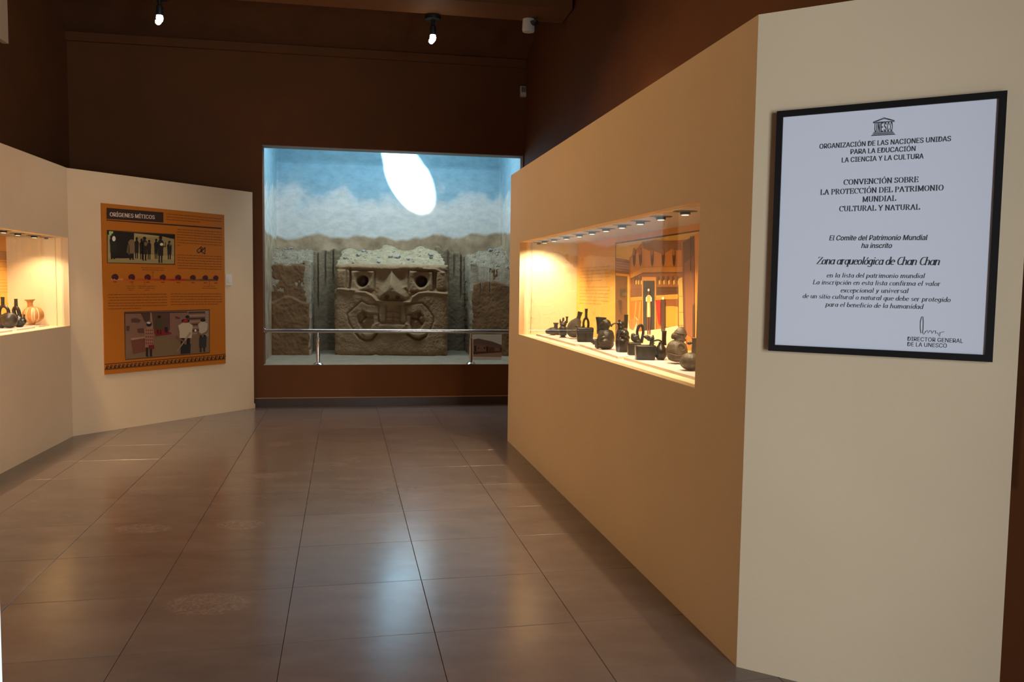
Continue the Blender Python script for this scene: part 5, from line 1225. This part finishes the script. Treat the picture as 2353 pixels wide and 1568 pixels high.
# 12 cone hat head jar
p = PZ(1968, 1045, 'portrait_jar', 'olive brown jar with cone hatted head and spiral relief, on a clear stand', 120)
p.blob('body', [(1965, 880, 150, 145, 140), (1965, 830, 135, 110, 125), (1985, 965, 140, 60, 130)], OLV, vox=9)
p.blob('head', [(1995, 660, 92, 62, 72), (1930, 670, 44, 46, 44), (1900, 685, 20, 20, 18), (1912, 704, 24, 12, 20), (2035, 640, 58, 76, 60), (2010, 725, 80, 35, 65), (1955, 640, 44, 24, 44)], OLV, vox=7)
p.lathe('cone_hat', 2010, [(88, 640), (86, 625), (64, 590), (42, 560), (10, 545), (0, 545)], OLV, sy=.85, tilt=-14)
p.blob('eye', [(1950, 655, 20, 10, 10, -58)], OLV, vox=3)
p.blob('ear', [(2050, 665, 18, 30, 12, -58)], OLV, vox=3)
p.tube('hat_band', [(1922, 622, -20), (1955, 630, -62), (2010, 634, -80), (2070, 640, -55), (2092, 645, 0)], 7, OLV)
p.tube('spiral_relief', [(1950, 860, -140), (1950, 800, -132), (1990, 765, -118), (2040, 790, -118), (2048, 840, -122), (2010, 860, -134), (1985, 835, -134), (2005, 808, -130)], 9, OLV)
p.tube('belt_relief', [(1820, 890, -30), (1880, 912, -115), (1965, 925, -142), (2050, 915, -115), (2108, 895, -30)], 8, OLV)
p.stand(1808, 2010, 985, 1055)
# 13 squash vessel
p = PZ(2160, 1140, 'squash_bottle', 'olive brown ribbed squash shaped bottle with a straight neck, nearest in the right case', 130)
b = MB(); vs = []
nseg, nr = 60, 22
for j in range(nr + 1):
    ph = math.pi * j / nr
    for i in range(nseg):
        th = 2 * math.pi * i / nseg; r = math.sin(ph) * (150 + 7 * math.cos(th * 12) * (1 if ph > math.pi / 2 else .4)) 
        vs.append(p.L(2160 + r * math.cos(th), 1018 - 122 * math.cos(ph), r * math.sin(th)))
b.mesh(vs, [(j * nseg + i, j * nseg + (i + 1) % nseg, (j + 1) * nseg + (i + 1) % nseg, (j + 1) * nseg + i) for j in range(nr) for i in range(nseg)], OLV)
b.build('body', p.t, smooth=True)
p.lathe('neck', 2205, [(60, 925), (44, 900), (42, 800), (40, 720), (48, 702), (36, 700)], OLV)
p.blob('shoulder_lug', [(2130, 770, 34, 24, 22), (2165, 765, 30, 16, 18)], OLV, vox=5)
# 14 pointed pot behind, almost hidden
p = PZ(2265, 935, 'tall_pot', 'tall grey pot half hidden behind the case opening edge at the right', 60)
p.lathe('body', 2270, [(60, 935), (85, 880), (88, 780), (60, 690), (34, 620), (20, 570), (14, 560)], OLV)

# left case pots
def PL(x0, yb, name, label, ry=60, **k): return Pot(z6, .20408, x0, yb, name, label, ry, group='pots in the left display case', **k)
p = PL(387, 1312, 'striped_jar', 'orange jar with cream stripes and a flared rim in the left case', 60)
body = [(14, 1312), (16, 1300), (30, 1288), (70, 1268), (102, 1240), (110, 1205), (104, 1165), (84, 1132), (58, 1114), (36, 1108)]
p.lathe('body', 376, body, ORJ)
p.lathe('neck', 348, [(38, 1114), (30, 1100), (27, 1070), (32, 1048), (54, 1030), (54, 1026), (44, 1030), (20, 1055)], ORJ, tilt=3)
for a0_ in (-62, -50, -18, -6, 24, 36, 60):
    b = MB(); prof = [(r * 1.012, y) for r, y in body[2:9]]
    A0, A1 = rad(a0_ - 90 - 3.2), rad(a0_ - 90 + 3.2); v_ = []
    for r, y in prof:
        for A in (A0, A1): v_.append(p.L(376 + r * math.cos(A), y, r * math.sin(A)))
    b.mesh(v_, [(2 * i, 2 * i + 1, 2 * i + 3, 2 * i + 2) for i in range(len(prof) - 1)], CRM); b.build('stripe', p.t, smooth=True)
p.tube('lug', [(306, 1200, -60), (320, 1192, -72), (332, 1206, -76), (318, 1224, -72)], 9, ORJ)
p = PL(222, 1336, 'animal_stirrup_bottle', 'black bottle with modelled animal head and tall spout left of the striped jar', 55)
p.blob('body', [(218, 1275, 62, 66, 58), (262, 1272, 36, 40, 36), (210, 1225, 40, 30, 36)], BLK, vox=5)
p.blob('animal_head', [(256, 1235, 28, 22, 24), (276, 1205, 10, 18, 8), (240, 1200, 12, 14, 10), (270, 1270, 18, 14, 18)], BLK, vox=4)
p.tube('stirrup', [(200, 1235), (168, 1190), (162, 1140), (186, 1112), (210, 1140), (222, 1190), (225, 1230)], [18, 20, 20, 20, 20, 20, 18], BLK)
p.lathe('spout', 187, [(20, 1118), (18, 1080), (17, 1030), (19, 1018), (12, 1020)], BLK)
p = PL(80, 1348, 'round_stirrup_bottle', 'round black stirrup bottle at the left edge of the view', 60)
p.lathe('body', 104, [(0, 1346), (40, 1340), (72, 1318), (86, 1280), (84, 1235), (66, 1195), (40, 1176), (0, 1170)], BRK, sy=.9)
p.blob('second_body', [(20, 1270, 70, 78, 60)], BRK, vox=6)
p.tube('stirrup', [(-4, 1200), (0, 1150), (20, 1112), (50, 1102), (82, 1118), (100, 1150), (100, 1185)], [20, 18, 17, 17, 17, 18, 20], BLK)
p.lathe('spout', 39, [(24, 1112), (19, 1090), (18, 1030), (20, 1002), (20, 998), (12, 1002)], BLK)
